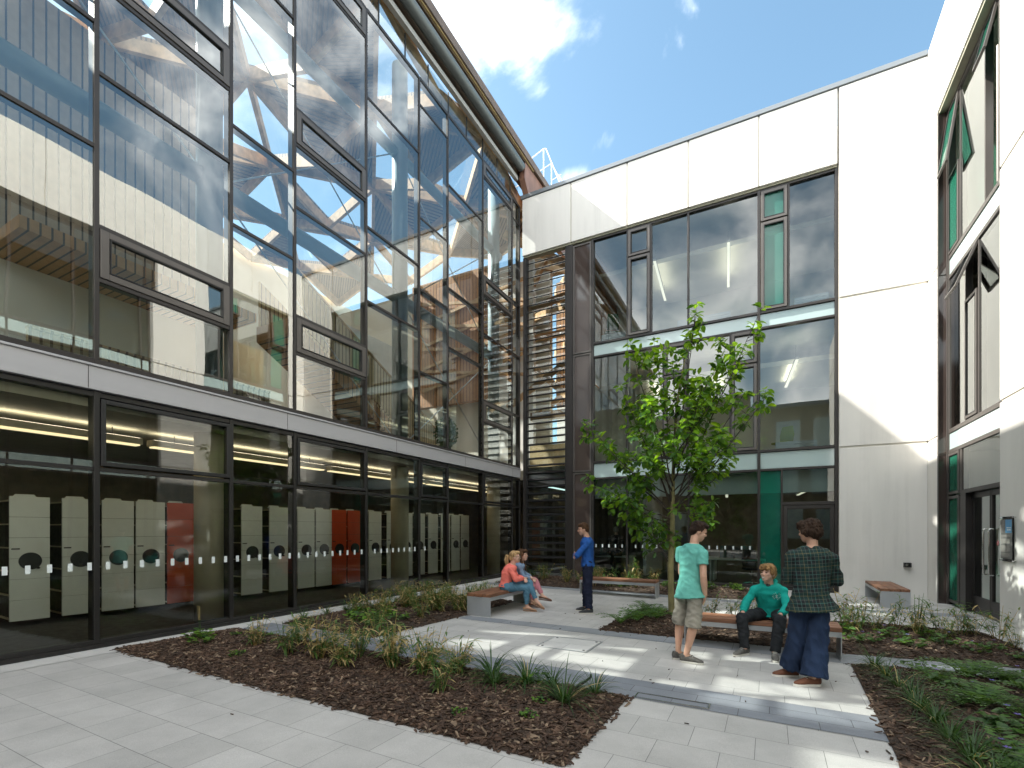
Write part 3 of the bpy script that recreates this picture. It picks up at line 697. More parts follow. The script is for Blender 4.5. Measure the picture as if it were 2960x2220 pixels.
# frame grid
b = MB()
for x in (-5.10, -.26, 1.555): b.box(x - .035, x + .035, YG - .09, YG + .1, .02, 11.16)
rows = [(7.70, 11.16, [-3.96, -3.23, -2.14, .465]), (3.83, 7.33, [-3.975, -2.86, -2.15, -.99]), (.06, 3.36, [-3.975, -2.13, .30])]
for z0, z1, xs_ in rows:
    for x in xs_: b.box(x - .025, x + .025, YG - .07, YG + .08, z0, z1)
    b.box(-5.065, 1.52, YG - .075, YG + .085, z0, z0 + .07); b.box(-5.065, 1.52, YG - .075, YG + .085, z1 - .06, z1)
b.box(.325, 1.52, YG - .07, YG + .08, 2.34, 2.42)
bpart('window_frame', b, 'frame', bevel=.004)
for z0, z1 in ((7.33, 7.70), (3.36, 3.83)):
    for x0, x1 in ((-5.06, -3.98), (-3.96, -2.15), (-2.14, -.30), (-.22, 1.515)):
        b = MB(); b.box(x0, x1, YG - .02, YG + .02, z0 + .012, z1 - .012); bpart('spandrel_panel', b, 'spandrel')
def vent_y(x0, x1, zs, green=False):
    for z0, z1 in zs:
        f = MB(); fr_y(f, x0, x1, z0, z1, .075, YG - .10, YG + .02); fo = bpart('vent_window', f, 'frame_light', bevel=.006)
        f = MB(); fr_y(f, x0 + .08, x1 - .08, z0 + .08, z1 - .08, .012, YG - .105, YG); f.build('gasket', 'black', fo)
        pane_y(YG - .03, x0 + .075, x1 - .075, z0 + .075, z1 - .075, 'greenglass2' if green else 'glassB', fo, 'pane')
def film(name, c, tr, k):
    m, nt, p, N, L = new_mat(name); p.inputs['Base Color'].default_value = (*c, 1); p.inputs['Roughness'].default_value = .04; p.inputs['Specular IOR Level'].default_value = .9
    t = N.new('ShaderNodeBsdfTransparent'); t.inputs[0].default_value = (*tr, 1); x = N.new('ShaderNodeMixShader'); x.inputs[0].default_value = k
    L.new(t.outputs[0], x.inputs[1]); L.new(p.outputs[0], x.inputs[2]); L.new(x.outputs[0], N['Material Output'].inputs['Surface']); return m
M['greenglass2'] = film('green_film_glazing', (.06, .25, .20), (.30, .75, .62), .55)
vent_y(-3.93, -3.26, [(7.78, 10.22), (10.26, 11.09)])
vent_y(-.21, .43, [(7.78, 10.22), (10.26, 11.09)], True)
vent_y(-2.83, -2.18, [(3.91, 6.33), (6.37, 7.26)])
vent_y(-.96, -.31, [(3.91, 6.33), (6.37, 7.26)])
for x0, x1 in ((-5.06, -3.985), (-3.205, -2.165), (-2.115, -.295), (.49, 1.52)): pane_y(YG, x0, x1, 7.77, 11.1, 'glassB')
for x0, x1 in ((-5.06, -4.0), (-3.95, -2.885), (-2.125, -1.015), (-.225, 1.52)): pane_y(YG, x0, x1, 3.90, 7.27, 'glassB')
M['glassBG'] = glass_mat('office_ground_glazing', (.60, .70, .67), 1.75, .006, .7)
for x0, x1 in ((-5.06, -4.0), (-3.95, -2.155), (-2.105, -.295)):
    p = pane_y(YG, x0, x1, .13, 3.30, 'glassBG'); k = 0
    while -5.0 + .215 * k < x1 - .04:
        x = -5.0 + .215 * k; k += 1
        if x > x0 + .04: MB().box(x - .02, x + .02, YG - .014, YG - .010, 1.10, 1.20).build('glass_marking', 'sticker', p)
M['greenglass'] = film('emerald_film_glass', (.012, .19, .13), (.10, .62, .50), .5)
pane_y(YG, -.225, .275, .13, 3.30, 'greenglass')
pane_y(YG, .325, 1.52, 2.42, 3.30, 'glassBG')
f = MB(); fr_y(f, .335, 1.515, .03, 2.335, .10, YG - .05, YG + .02); f.box(.435, 1.415, YG - .05, YG + .02, .13, .27)
do = bpart('door', f, 'frame', bevel=.004); pane_y(YG - .02, .435, 1.415, .27, 2.235, 'glassBG', do, 'pane')
h = MB(); h.tube([(.45, YG - .06, 1.0), (.45, YG - .11, 1.0), (.45, YG - .11, 1.14), (.45, YG - .06, 1.14)], .012, 8); h.build('handle', 'steel', do)
b = MB(); b.box(-7.6, 1.57, YG - .09, YG + .1, -.1, .055); bpart('threshold', b, 'frame')
# bronze panel and posts left of the windows
b = MB(); b.box(-6.0, -5.78, YG - .10, YG + .1, .02, 11.16); b.box(-7.62, -7.52, YG - .10, YG + .1, .02, 11.16); bpart('corner_post', b, 'frame')
for z0, z1 in ((.06, 3.55), (3.58, 7.46), (7.49, 11.1)):
    b = MB(); fr_y(b, -5.77, -5.145, z0, z1, .05, YG - .085, YG + .03); po = bpart('bronze_panel', b, 'frame_light')
    b = MB(); b.box(-5.72, -5.195, YG - .05, YG - .01, z0 + .05, z1 - .05); b.build('panel_sheet', 'brown', po)
# louvred glazing in the corner
b = MB()
zz = .25
while zz < 11.1:
    b.tbox(Matrix.Translation((-6.78, YG - .03, zz)) @ Matrix.Rotation(R(28), 4, 'X'), 1.42, .13, .034); zz += .243
b.box(-7.52, -7.47, YG - .07, YG + .05, .06, 11.14); b.box(-6.06, -6.01, YG - .07, YG + .05, .06, 11.14)
bpart('louvre', b, 'black')
pane_y(YG + .07, -7.5, -6.02, .06, 3.4, 'glassL'); pane_y(YG + .07, -7.5, -6.02, 3.45, 11.1, 'glassL')
b = MB(); b.box(-7.5, -6.02, YG + .09, YG + .2, 3.35, 3.85); bpart('spandrel_panel', b, 'spandrel')
# rooms
b = MB()
for z in (3.40, 7.36): b.box(-6.0, 3.3, YG + .12, 22, z, z + .40)
b.box(-6.0, 3.3, YG + .12, 22, -.1, .02)
bpart('floor_slab', b, 'offwhite')
b = MB()
for z in (.021, 3.801, 7.761): b.box(-5.9, 3.25, YG + .12, 21.9, z, z + .012)
bpart('office_floor', b, 'officefloor')
b = MB(); b.box(-6.0, 3.3, YG + .3, 22, 12.2, 12.5); b.box(-6.0, 3.39, 22, 22.3, 7.4, 13); bpart('flat_roof', b, 'offwhite')
b = MB(); b.box(-6.0, 3.3, 20.6, 20.8, 7.775, 12.2); b.box(-6.0, 3.3, 20.6, 20.8, 3.815, 7.36); b.box(3.0, 3.2, YG + .12, 20.6, 3.815, 12.2); bpart('office_wall', b, 'cream')
b = MB(); b.box(-6.0, 3.3, 20.6, 20.8, .035, 3.4); b.box(3.0, 3.2, YG + .12, 20.6, .035, 3.4); bpart('office_back_wall', b, 'darkwall')
b = MB(); b.box(-5.6, 1.55, YG + .45, YG + .55, 2.72, 3.38); bpart('ceiling_bulkhead', b, 'offwhite')
b = MB(); b.box(-5.5, 2.8, 17.2, 20.4, 6.75, 6.9); b.box(-5.5, 2.8, 17.2, 20.4, 10.85, 11.0); bpart('ceiling_raft', b, 'cream')
b = MB(); b.box(-4.0, -3.9, 17.6, 20.6, .035, 3.4); bpart('partition', b, 'offwhite')
b = MB(); b.box(-5.98, -5.8, 16.2, 20.6, 7.775, 12.2); bpart('timber_wall', b, 'cladx')
lampspots = [(-3.6, 7.15, 9.7), (-1.3, 7.15, 10.3), (.3, 3.7, 6.5), (-1.4, 3.7, 6.5), (-4.0, 3.7, 6.4)]
for k, (x, z, zz) in enumerate(((-3.4, 0, 10.4), (-1.2, 0, 10.4), (.6, 0, 6.55), (-1.5, 0, 6.55), (-3.6, 0, 6.55), (-1.25, 0, 2.85), (.95, 0, 2.85))):
    t = thing('strip_light', ['slim bright strip light in the left top-floor office', 'slim bright strip light in the middle of the top-floor office', 'slim strip light in the first-floor room right of the tree', 'slim strip light in the first-floor room behind the tree crown', 'slim strip light at the left end of the first floor room', 'slatted strip light in the ground-floor office beside the tree', 'slatted strip light above the ground-floor glass door'][k], 'ceiling light', (x, 17.6, zz), R(4), 'strip lights in the offices')
    b = MB(); b.box(-.05, .05, -1.5, 1.5, 0, .06); b.build('housing', 'lamp_body', t)
    b = MB(); b.box(-.04, .04, -1.48, 1.48, -.02, -.002); b.build('diffuser', 'lamp2', t)
    b = MB(); b.add([(-.045, -1.48, .063), (.045, -1.48, .063), (.045, 1.48, .063), (-.045, 1.48, .063)], [(0, 1, 2, 3)]); b.build('uplight', 'lamp_up2', t)
    b = MB(); [b.tube([(0, q, .06), (0, q, .5)], .005, 5) for q in (-1.2, 1.2)]; b.build('hanger', 'dark', t)
def radiator(x0, x1, z, lab):
    t = thing('radiator', lab, 'radiator', ((x0 + x1) / 2, YG + .28, z), 0, 'white radiators behind the office windows'); h = (x1 - x0) / 2
    b = MB()
    for k in range(3): b.box(-h, h, -.035, .035, .06 + k * .085, .06 + k * .085 + .08)
    b.build('panel', 'radiator', t, bevel=.006)
    b = MB(); [b.box(q - .015, q + .015, -.03, .03, 0, .06) for q in (-h * .7, h * .7)]; b.build('foot', 'radiator', t)
radiator(-2.5, -1.0, 7.775, 'low white radiator behind the middle top-floor pane above the tree')
radiator(.62, 1.42, 7.775, 'short low white radiator behind the far right top-floor pane')
radiator(-4.9, -4.1, 7.775, 'low white radiator behind the far left top-floor pane')
radiator(.15, 1.15, 3.815, 'low white radiator behind the right first-floor pane')

# ------------------------------------------------------------------ wing on the right
XR, XG = 3.40, 3.60
WW = thing('side_wing', 'white precast wing with tall window bay and glass doors on the right', 'building', (5, 8, 0))
def wpart(name, mb, m, parent=None, **k):
    o = mb.build(name, m, None, **k); o.parent = parent or WW
    if parent is None: o.matrix_parent_inverse = Matrix.Translation(-Vector(WW.location))
    return o
for z0, z1 in ((-.4, 3.78), (3.825, 7.665), (7.71, 11.195)):
    b = MB(); b.box(XR, XR + .3, 14.44, 15.42, z0, z1); wpart('wall_panel', b, 'white', bevel=.010)
    for y0, y1 in ((9.30, 10.99), (-6, 1.98)):
        b = MB(); b.box(XR, XR + .3, y0, y1, z0, z1); wpart('wall_panel', b, 'white', bevel=.012)
for y0, y1 in ((12.72, 15.42), (11.0, 12.70), (6.2, 10.98), (1.0, 6.18), (-6, .98)):
    b = MB(); b.box(XR, XR + .3, y0, y1, 11.235, 13.25); wpart('wall_panel', b, 'white', bevel=.012)
b = MB(); b.box(XR + .02, XR + .28, -5.9, 1.96, 0, 13.2); b.box(XR + .02, XR + .28, 9.32, 10.95, 0, 13.2); b.box(XR + .02, XR + .28, 1.9, 9.4, 11.26, 13.2); b.box(XR + .02, XR + .28, 14.46, 15.4, 0, 13.2); b.box(XR + .02, XR + .28, 10.9, 14.5, 11.26, 13.2); wpart('panel_joint', b, 'joint')
b = MB(); b.box(XR + .005, XR + .26, 14.395, 14.438, -.1, 3.36); b.box(XR + .005, XR + .26, 14.395, 14.438, 3.39, 7.45); b.box(XR + .005, XR + .26, 14.395, 14.438, 7.48, 11.2); wpart('bronze_reveal', b, 'brown')
b = MB(); b.box(XR + .004, XR + .02, 14.37, 14.394, -.1, 11.2); b.box(XG - .04, XG + .02, 14.35, 14.394, -.1, 11.2); wpart('reveal_trim', b, 'frame_light')
b = MB(); b.box(XR + .03, XR + .29, 11.0, 14.44, 11.17, 11.232); wpart('soffit_strip', b, 'soffit')
b = MB()
X0, X1 = XG - .018, XG + .1
def mul(y, z0, z1, w_=.022): b.box(X0, X1, y - w_, y + w_, z0, z1)
for y in (14.32,): mul(y, 0, 11.17)
for y in (13.60, 12.24, 11.62): mul(y, 7.80, 11.17)
for y in (13.27, 12.56): mul(y, 3.90, 7.30)
mul(13.54, .02, 3.40, .045)
for z0, z1 in ((7.30, 7.38), (7.74, 7.83), (3.38, 3.46), (3.83, 3.92), (11.08, 11.17)): b.box(X0 - .012, X1, 10.95, 14.29, z0, z1)
wpart('window_frame', b, 'frame_light', bevel=.004)
def pane_r(y0, y1, z0, z1, m='glassR', x=XG, parent=None, name='window_pane'):
    q = MB(); t = [rnd.uniform(-.002, .002) for _ in range(3)]
    q.add([(x + t[0], y0, z0), (x + t[1], y1, z0), (x + t[1] + t[2] - t[0], y1, z1), (x + t[2], y0, z1)], [(3, 2, 1, 0)])
    return wpart(name, q, m, parent)
for z0, z1 in ((3.46, 3.83), (7.38, 7.74)):
    q = MB(); q.box(XG - .01, XG + .02, 10.95, 14.29, z0 + .003, z1 - .003); wpart('spandrel_panel', q, 'spandrel')
def vent_r(y0, y1, z0, z1, open_deg=0, m='glassR', side=False, sy=1):
    f = MB(); frame_ring(f, -.012, .035, 0, y1 - y0, z0 - z1, 0, .055)
    root = f.build('vent_window', 'frame_light', None, bevel=.005); root.parent = WW; root.matrix_parent_inverse = Matrix.Translation(-Vector(WW.location))
    root.location = (XG - .03, y0, z1)
    if side: root.rotation_euler = (0, 0, R(open_deg))
    else: root.rotation_euler = (0, R(open_deg), 0)
    p = MB(); p.add([(.005, .053, z0 - z1 + .053), (.005, y1 - y0 - .053, z0 - z1 + .053), (.005, y1 - y0 - .053, -.053), (.005, .053, -.053)], [(3, 2, 1, 0)]); p.build('pane', m, root)
    g = MB(); frame_ring(g, -.016, .0, .057, y1 - y0 - .057, z0 - z1 + .057, -.057, .010); g.build('gasket', 'black', root)
M['glassRG'] = film('wing_green_glazing', (.03, .20, .13), (.15, .6, .45), .6)
vent_r(13.64, 14.28, 9.62, 11.07, 8, 'glassRG'); vent_r(13.64, 14.28, 7.84, 9.58, 0, 'glassRG')
pane_r(12.27, 13.57, 7.84, 11.07)
vent_r(11.65, 12.21, 10.3, 11.07, 13, 'glassRG'); vent_r(11.65, 12.21, 7.84, 10.27, -42, 'glassR', True)
pane_r(10.95, 11.59, 7.84, 11.07)
pane_r(13.30, 14.29, 3.93, 7.29); vent_r(12.60, 13.24, 6.42, 7.29, 22); vent_r(12.60, 13.24, 3.94, 6.38, 0)
pane_r(10.95, 12.53, 3.93, 7.29)
vent_r(13.60, 14.28, 2.45, 3.37, 0, 'glassRG'); vent_r(13.60, 14.28, .06, 2.41, 0, 'glassRG'); pane_r(10.95, 13.49, 2.50, 3.37)
# second window bay further along, beyond the frame but mirrored in the atrium glass
b = MB()
for y in (2.02, 3.4, 4.1, 5.5, 6.9, 7.6, 9.0, 9.27): b.box(X0, X1, y - .03, y + .03, 0, 11.2)
for z0, z1 in ((7.30, 7.38), (7.74, 7.83), (3.38, 3.46), (3.83, 3.92), (11.08, 11.17), (0, .09)): b.box(X0 - .012, X1, 2.05, 9.24, z0, z1)
wpart('window_frame', b, 'frame')
for z0, z1 in ((3.46, 3.83), (7.38, 7.74)):
    b = MB(); b.box(XG - .01, XG + .02, 2.05, 9.24, z0 + .003, z1 - .003); wpart('spandrel_panel', b, 'spandrel')
for z0, z1 in ((.09, 3.38), (3.92, 7.30), (7.83, 11.08)): pane_r(2.05, 9.24, z0, z1, 'glassBG')
# entrance doors
f = MB(); f.box(XG - .04, XG + .22, 13.18, 13.49, .0, 2.44); f.box(XG - .045, XG + .2, 10.9, 13.49, 2.42, 2.50); wpart('door_frame', f, 'frame')
for y0, y1, hy in ((12.23, 13.17, 12.34), (11.27, 12.21, 12.08)):
    f = MB(); frame_ring(f, XG + .06, XG + .11, y0, y1, .03, 2.41, .055, .10); f.box(XG + .06, XG + .11, y0 + .055, y1 - .055, .13, .33)
    d_ = wpart('door', f, 'frame', bevel=.004)
    pane_r(y0 + .055, y1 - .055, .33, 2.31, 'glassR', XG + .085, d_, 'pane')
    h = MB(); xx = XG - .01
    h.tube([(XG + .06, hy, .82), (xx + .02, hy, .82), (xx, hy, .84), (xx, hy, 1.66), (xx + .02, hy, 1.68), (XG + .06, hy, 1.68)], .014, 10); h.build('handle', 'steel', d_, smooth=True)
q = MB(); q.disc((XG + .078, 11.95, 1.42), .05, .004, 'x', 20); wpart('no_smoking_sticker', q, 'whitepaint')
q = MB()
for k in range(20):
    a0, a1 = 2 * math.pi * k / 20, 2 * math.pi * (k + 1) / 20
    q.bar((XG + .074, 11.95 + .042 * math.cos(a0), 1.42 + .042 * math.sin(a0)), (XG + .074, 11.95 + .042 * math.cos(a1), 1.42 + .042 * math.sin(a1)), .004, .01)
q.bar((XG + .074, 11.95 - .03, 1.45), (XG + .074, 11.95 + .03, 1.39), .004, .01)
wpart('sticker_ring', q, mat('sign_red', (.6, .04, .04), .5))
# rooms behind
q = MB()
for z in (3.42, 7.36): q.box(XG + .12, 9.5, 1, 15.3, z, z + .4)
q.box(XG + .12, 9.5, 8, 15.3, -.1, .02); q.box(XG - .1, 10, -6, 15.3, 12.4, 12.6); wpart('floor_slab', q, 'offwhite')
q = MB(); q.box(9.4, 9.6, 1, 15.3, 0, 12.4); q.box(XG + .12, 9.4, 14.42, 14.6, 0, 12.4); q.box(XG + .12, 9.4, 9.5, 9.6, 0, 12.4); wpart('room_wall', q, 'cream')
# ------------------------------------------------------------------ building behind the camera, seen only as a reflection
RB = thing('rear_building', 'brown clad building reflected in the office windows', 'building', (-2, -14, 0))
def rpart(name, mb, m): o = mb.build(name, m); o.parent = RB; o.matrix_parent_inverse = Matrix.Translation(-Vector(RB.location)); return o
M['rearclad'] = stripe_mat('rear_cladding', (.20, .15, .095), (.10, .075, .05), 0, 1.2, .95)
b = MB(); b.box(-12, 9, -20, -13, 0, 11.2); b.box(-6, -1.2, -13, -12.6, 0, 12.6); rpart('wall', b, 'rearclad')
b = MB()
for x in (-10, -7.5, .5, 3, 5.5):
    for z in (1, 4.6, 8): b.box(x, x + 1.6, -12.99, -12.95, z, z + 2.2)
rpart('window', b, 'spandrel')
b = MB(); b.box(-12.2, 9.2, -20.2, -12.8, 11.2, 11.5); rpart('roof', b, 'coping')
# ------------------------------------------------------------------ benches and small fittings
def bench(x0, x1, y0, y1, axis, label):
    "slatted hardwood seat on two folded grey steel end plates"
    cx, cy_ = (x0 + x1) / 2, (y0 + y1) / 2; z = gz(cx)
    t = thing('bench', label, 'bench', (cx, cy_, z), 0, 'hardwood benches in the courtyard')
    L_ = (y1 - y0) if axis == 'y' else (x1 - x0); W_ = (x1 - x0) if axis == 'y' else (y1 - y0)
    sw = lambda b: [b.v.__setitem__(i, (-b.v[i][1], b.v[i][0], b.v[i][2])) for i in range(len(b.v))] if axis == 'y' else None
    for s in (-1, 1):
        b = MB(); xo = s * (L_ / 2 - .006); b.box(xo - .006, xo + .006, -W_ / 2, W_ / 2, -.03, .352); sw(b); b.build('end_plate', 'galv', t, bevel=.002)
    b = MB(); b.box(-L_ / 2 + .013, L_ / 2 - .013, -W_ / 2, W_ / 2, .336, .3515); b.box(-L_ / 2 + .013, L_ / 2 - .013, -W_ / 2 + .002, -W_ / 2 + .01, .29, .3355); b.box(-L_ / 2 + .013, L_ / 2 - .013, W_ / 2 - .01, W_ / 2 - .002, .29, .3355); sw(b); b.build('seat_frame', 'galv', t)
    for k in range(3):
        wd = W_ / 3; b = MB(); b.box(-L_ / 2 - .004, L_ / 2 + .004, -W_ / 2 + k * wd + .004, -W_ / 2 + (k + 1) * wd - .004, .3535, .412); sw(b)
        b.build('slat', 'benchwood_y' if axis == 'y' else 'benchwood', t, bevel=.006)
    return t
bench(-4.95, -4.45, 7.57, 9.42, 'y', 'bench the two women sit on, beside the left planting bed')
bench(-4.18, -2.33, 11.50, 11.95, 'x', 'empty bench in front of the back windows, behind the man in blue')
bench(-1.07, .80, 7.27, 7.73, 'x', 'bench in front of the tree bed with the boy in the hoodie on it')
bench(2.10, 2.62, 12.92, 14.78, 'y', 'empty bench standing end-on against the white back wall')

wl = thing('wall_light', 'small black square light fitted low on the white back wall', 'wall light', (3.0, 15.15, .80))
b = MB(); b.box(-.075, .075, -.02, 0, -.06, .06); b.build('back_plate', 'steel', wl, bevel=.004)
b = MB(); frame_ = [(-.07, .07, -.10, -.02, -.055, -.045), (-.07, .07, -.10, -.02, .045, .055), (-.07, -.06, -.10, -.02, -.045, .045), (.06, .07, -.10, -.02, -.045, .045)]
for a in frame_: b.box(*a)
b.box(-.06, .06, -.05, -.021, -.045, .045); b.build('housing', 'dark', wl)
b = MB(); b.disc((-.015, -.06, 0), .03, .02, 'y', 14); b.build('lens', 'steel', wl)

sg = thing('sign_board', 'grey information board with blue block on clear plate beside the doors', 'sign', (XR - .030, 10.625, 1.515))
b = MB(); b.box(-.004, .004, -.26, .26, -.36, .36); b.build('clear_plate', glass_mat('acrylic', (.96, .98, .97), 1.12, 0, 1), sg)
b = MB(); b.box(-.0065, -.0048, -.215, .215, -.315, .315); b.build('printed_panel', mat('sign_grey', (.15, .148, .14), .5), sg)
b = MB(); b.box(-.0085, -.0068, -.205, .02, .10, .31); b.build('blue_block', mat('sign_blue', (.10, .30, .52), .5), sg)
b = MB(); b.box(-.0085, -.0068, .03, .205, .10, .31); b.build('photo_patch', mat('sign_photo', (.30, .29, .27), .5, col2=(.09, .085, .08), vscale=9), sg)
b = MB()
for k in range(2):
    y = -.185
    for wd in ((.05, .03, .055), (.075, .06))[k]: b.box(-.0100, -.0088, y, y + wd, .172 - k * .034, .190 - k * .034); y += wd + .01
b.build('title_lettering', 'sticker', sg)
b = MB(); z = .06; lines = [.33, .34, .10, 0, .33, .34, .32, .34, .33, .06, 0, .33, .30, .34, .33, .34, .33, .24, 0, .33, .31, .34, .27]
lt = random.Random(3)
for ln in lines:
    y = .185; end = .185 - ln
    while ln and y > end:
        wd = min(lt.uniform(.015, .05), y - end); b.box(-.0082, -.0067, y - wd, y, z - .0035, z + .0035); y -= wd + .006
    z -= .0155
b.build('text_lettering', mat('sign_text', (.42, .40, .36), .6), sg)
for y in (-.245, .245):
    for z in (-.345, .345):
        b = MB(); b.tube([(-.016, y, z), (.031, y, z)], .009, 10); b.build('standoff', 'steel', sg)

rl = thing('roof_guard_rail', 'white tubular guard rail on the roof above the copper cheek', 'guard rail', (-7.4, 16.6, 13.2))
b = MB(); A = Vector((-7.4, 16.6, 13.2))
T = lambda *p: [Vector(q) - A for q in p]
b.tube(T((-9.0, 16.6, 15.35), (-7.45, 16.6, 15.9), (-7.36, 16.6, 15.88), (-6.72, 16.6, 14.2)), .019, 8)
b.tube(T((-7.45, 16.6, 13.2), (-7.45, 16.6, 15.9)), .018, 8); b.tube(T((-9.0, 16.6, 14.75), (-7.1, 16.6, 15.25)), .016, 8); b.tube(T((-9.0, 16.6, 13.2), (-9.0, 16.6, 15.35)), .018, 8)
b.build('rail', 'whitepaint', rl)
b = MB(); b.tube(T((-7.1, 17.2, 15.2), (-6.62, 17.2, 14.2)), .018, 8); b.tube(T((-7.12, 16.6, 15.2), (-7.12, 17.2, 15.2)), .015, 8); b.tube(T((-7.13, 16.6, 13.2), (-7.13, 16.6, 15.2)), .016, 8); b.tube(T((-7.13, 16.6, 14.6), (-6.75, 16.6, 14.7)), .015, 8); b.tube(T((-6.72, 16.6, 14.2), (-6.72, 16.6, 13.2)), .018, 8)
b.build('end_frame', 'whitepaint', rl)
ip = thing('irrigation_pipe', 'black irrigation pipe end sticking out of the front bed mulch', 'pipe', (-1.62, 4.58, gz(-1.62) + .03))
b = MB(); b.tube([(-.12, -.05, .0), (-.02, 0, .06), (.06, .02, .13)], .012, 8); b.build('hose', 'dark', ip)
b = MB(); b.tube([(.055, .018, .146), (.075, .024, .15)], .019, 8); b.build('cap', 'dark', ip)

# desks, chairs and pot plants indoors
def desk(x, y, label):
    t = thing('desk', label, 'desk', (x, y, .035), 0, 'office desks on the ground floor')
    b = MB(); b.box(-.8, .8, -.4, .4, .70, .73); b.build('desk_top', 'offwhite', t)
    for s in (-.72, .72):
        b = MB(); b.box(s - .02, s + .02, -.36, .36, 0, .70); b.build('leg', 'offwhite', t)
    b = MB(); b.box(-.5, .45, .34, .37, .74, 1.12); b.build('screen_panel', mat('desk_screen', (.10, .16, .15), .8), t)
    b = MB(); b.box(-.3, .15, .10, .13, .84, 1.14); b.box(-.10, -.05, .10, .13, .735, .84); b.build('monitor', 'dark', t)
desk(-4.9, 16.6, 'white office desk behind the left ground-floor pane, by the man in the dark suit')
desk(-2.3, 17.3, 'white office desk behind the ground-floor pane left of the tree trunk')
desk(-.9, 16.6, 'white office desk behind the pane between the teal shirt and green glass')
def office_chair(x, y, z, rz, m, label, grp):
    t = thing('office_chair', label, 'chair', (x, y, z), rz, grp)
    b = MB(); b.box(-.23, .23, -.22, .22, .44, .50); b.build('seat', m, t, bevel=.02)
    b = MB(); b.ring([(0, -.22, .52), (0, -.26, .75), (0, -.28, 1.02)], [.20, .22, .17], [.03, .025, .02], 16); b.build('backrest', m, t, smooth=True)
    b = MB(); b.tube([(0, 0, .05), (0, 0, .44)], .025, 8)
    for k in range(5): b.tube([(0, 0, .08), (.27 * math.cos(k * 1.257), .27 * math.sin(k * 1.257), .04)], .018, 6)
    b.build('base', 'steel', t)
M['chair_black'] = mat('black_fabric', (.02, .02, .025), .9)
M['chair_green'] = mat('lime_fabric', (.38, .42, .05), .8)
M['chair_dkgreen'] = mat('dark_green_fabric', (.03, .10, .03), .8)
office_chair(-.45, 16.05, .035, R(200), 'chair_black', 'black office chair at the desk beside the green glass', 'office chairs')
office_chair(.35, 16.9, 3.815, R(150), 'chair_green', 'lime green chair behind the right first-floor pane', 'office chairs')
office_chair(-4.7, 16.0, 7.775, R(30), 'chair_dkgreen', 'dark green chair behind the far left top-floor pane', 'office chairs')

# ------------------------------------------------------------------ the tree
M['leafA'] = M['leafB'] = None
def leaf_mat(name, c, trans=.45):
    m, nt, p, N, L = new_mat(name)
    p.inputs['Base Color'].default_value = (*c, 1); p.inputs['Roughness'].default_value = .42; p.inputs['Specular IOR Level'].default_value = .35
    tl = N.new('ShaderNodeBsdfTranslucent'); tl.inputs[0].default_value = (min(1, c[0] * 2.4), min(1, c[1] * 2.1), c[2] * .9, 1)
    mx = N.new('ShaderNodeMixShader'); mx.inputs[0].default_value = trans
    L.new(p.outputs[0], mx.inputs[1]); L.new(tl.outputs[0], mx.inputs[2]); L.new(mx.outputs[0], N['Material Output'].inputs['Surface'])
    return m
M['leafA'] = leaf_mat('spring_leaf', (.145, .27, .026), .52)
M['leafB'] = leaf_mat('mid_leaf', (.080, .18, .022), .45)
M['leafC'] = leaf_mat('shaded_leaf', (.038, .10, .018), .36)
M['bark'] = mat('greenish_young_bark', (.21, .185, .08), .8, var=.35, vscale=14, bump=.5, bscale=50, stretch=(1, 1, .35))
M['twig'] = mat('dark_twig', (.035, .025, .018), .7)
tr_rnd = random.Random(21)
TX, TY = -1.57, 9.15
tree = thing('young_tree', 'young multi-branched tree with bright green leaves in the central bed', 'tree', (TX, TY, gz(TX)), math.atan2(-TX, TY))
def bez(a, b, c, n=7):
    a, b, c = Vector(a), Vector(b), Vector(c)
    return [a * (1 - t) ** 2 + b * 2 * t * (1 - t) + c * t * t for t in [i / n for i in range(n + 1)]]
tk = MB()
tk.tube([(0, 0, .02), (.005, 0, .08), (-.01, 0, .5), (-.015, .01, 1.0), (.01, 0, 1.5), (.02, 0, 1.95), (.03, .01, 2.6), (.05, .02, 3.3), (.12, 0, 4.1), (.25, -.02, 4.8)],
        [.075, .058, .052, .056, .044, .04, .030, .024, .016, .008], 12)
tw = MB()
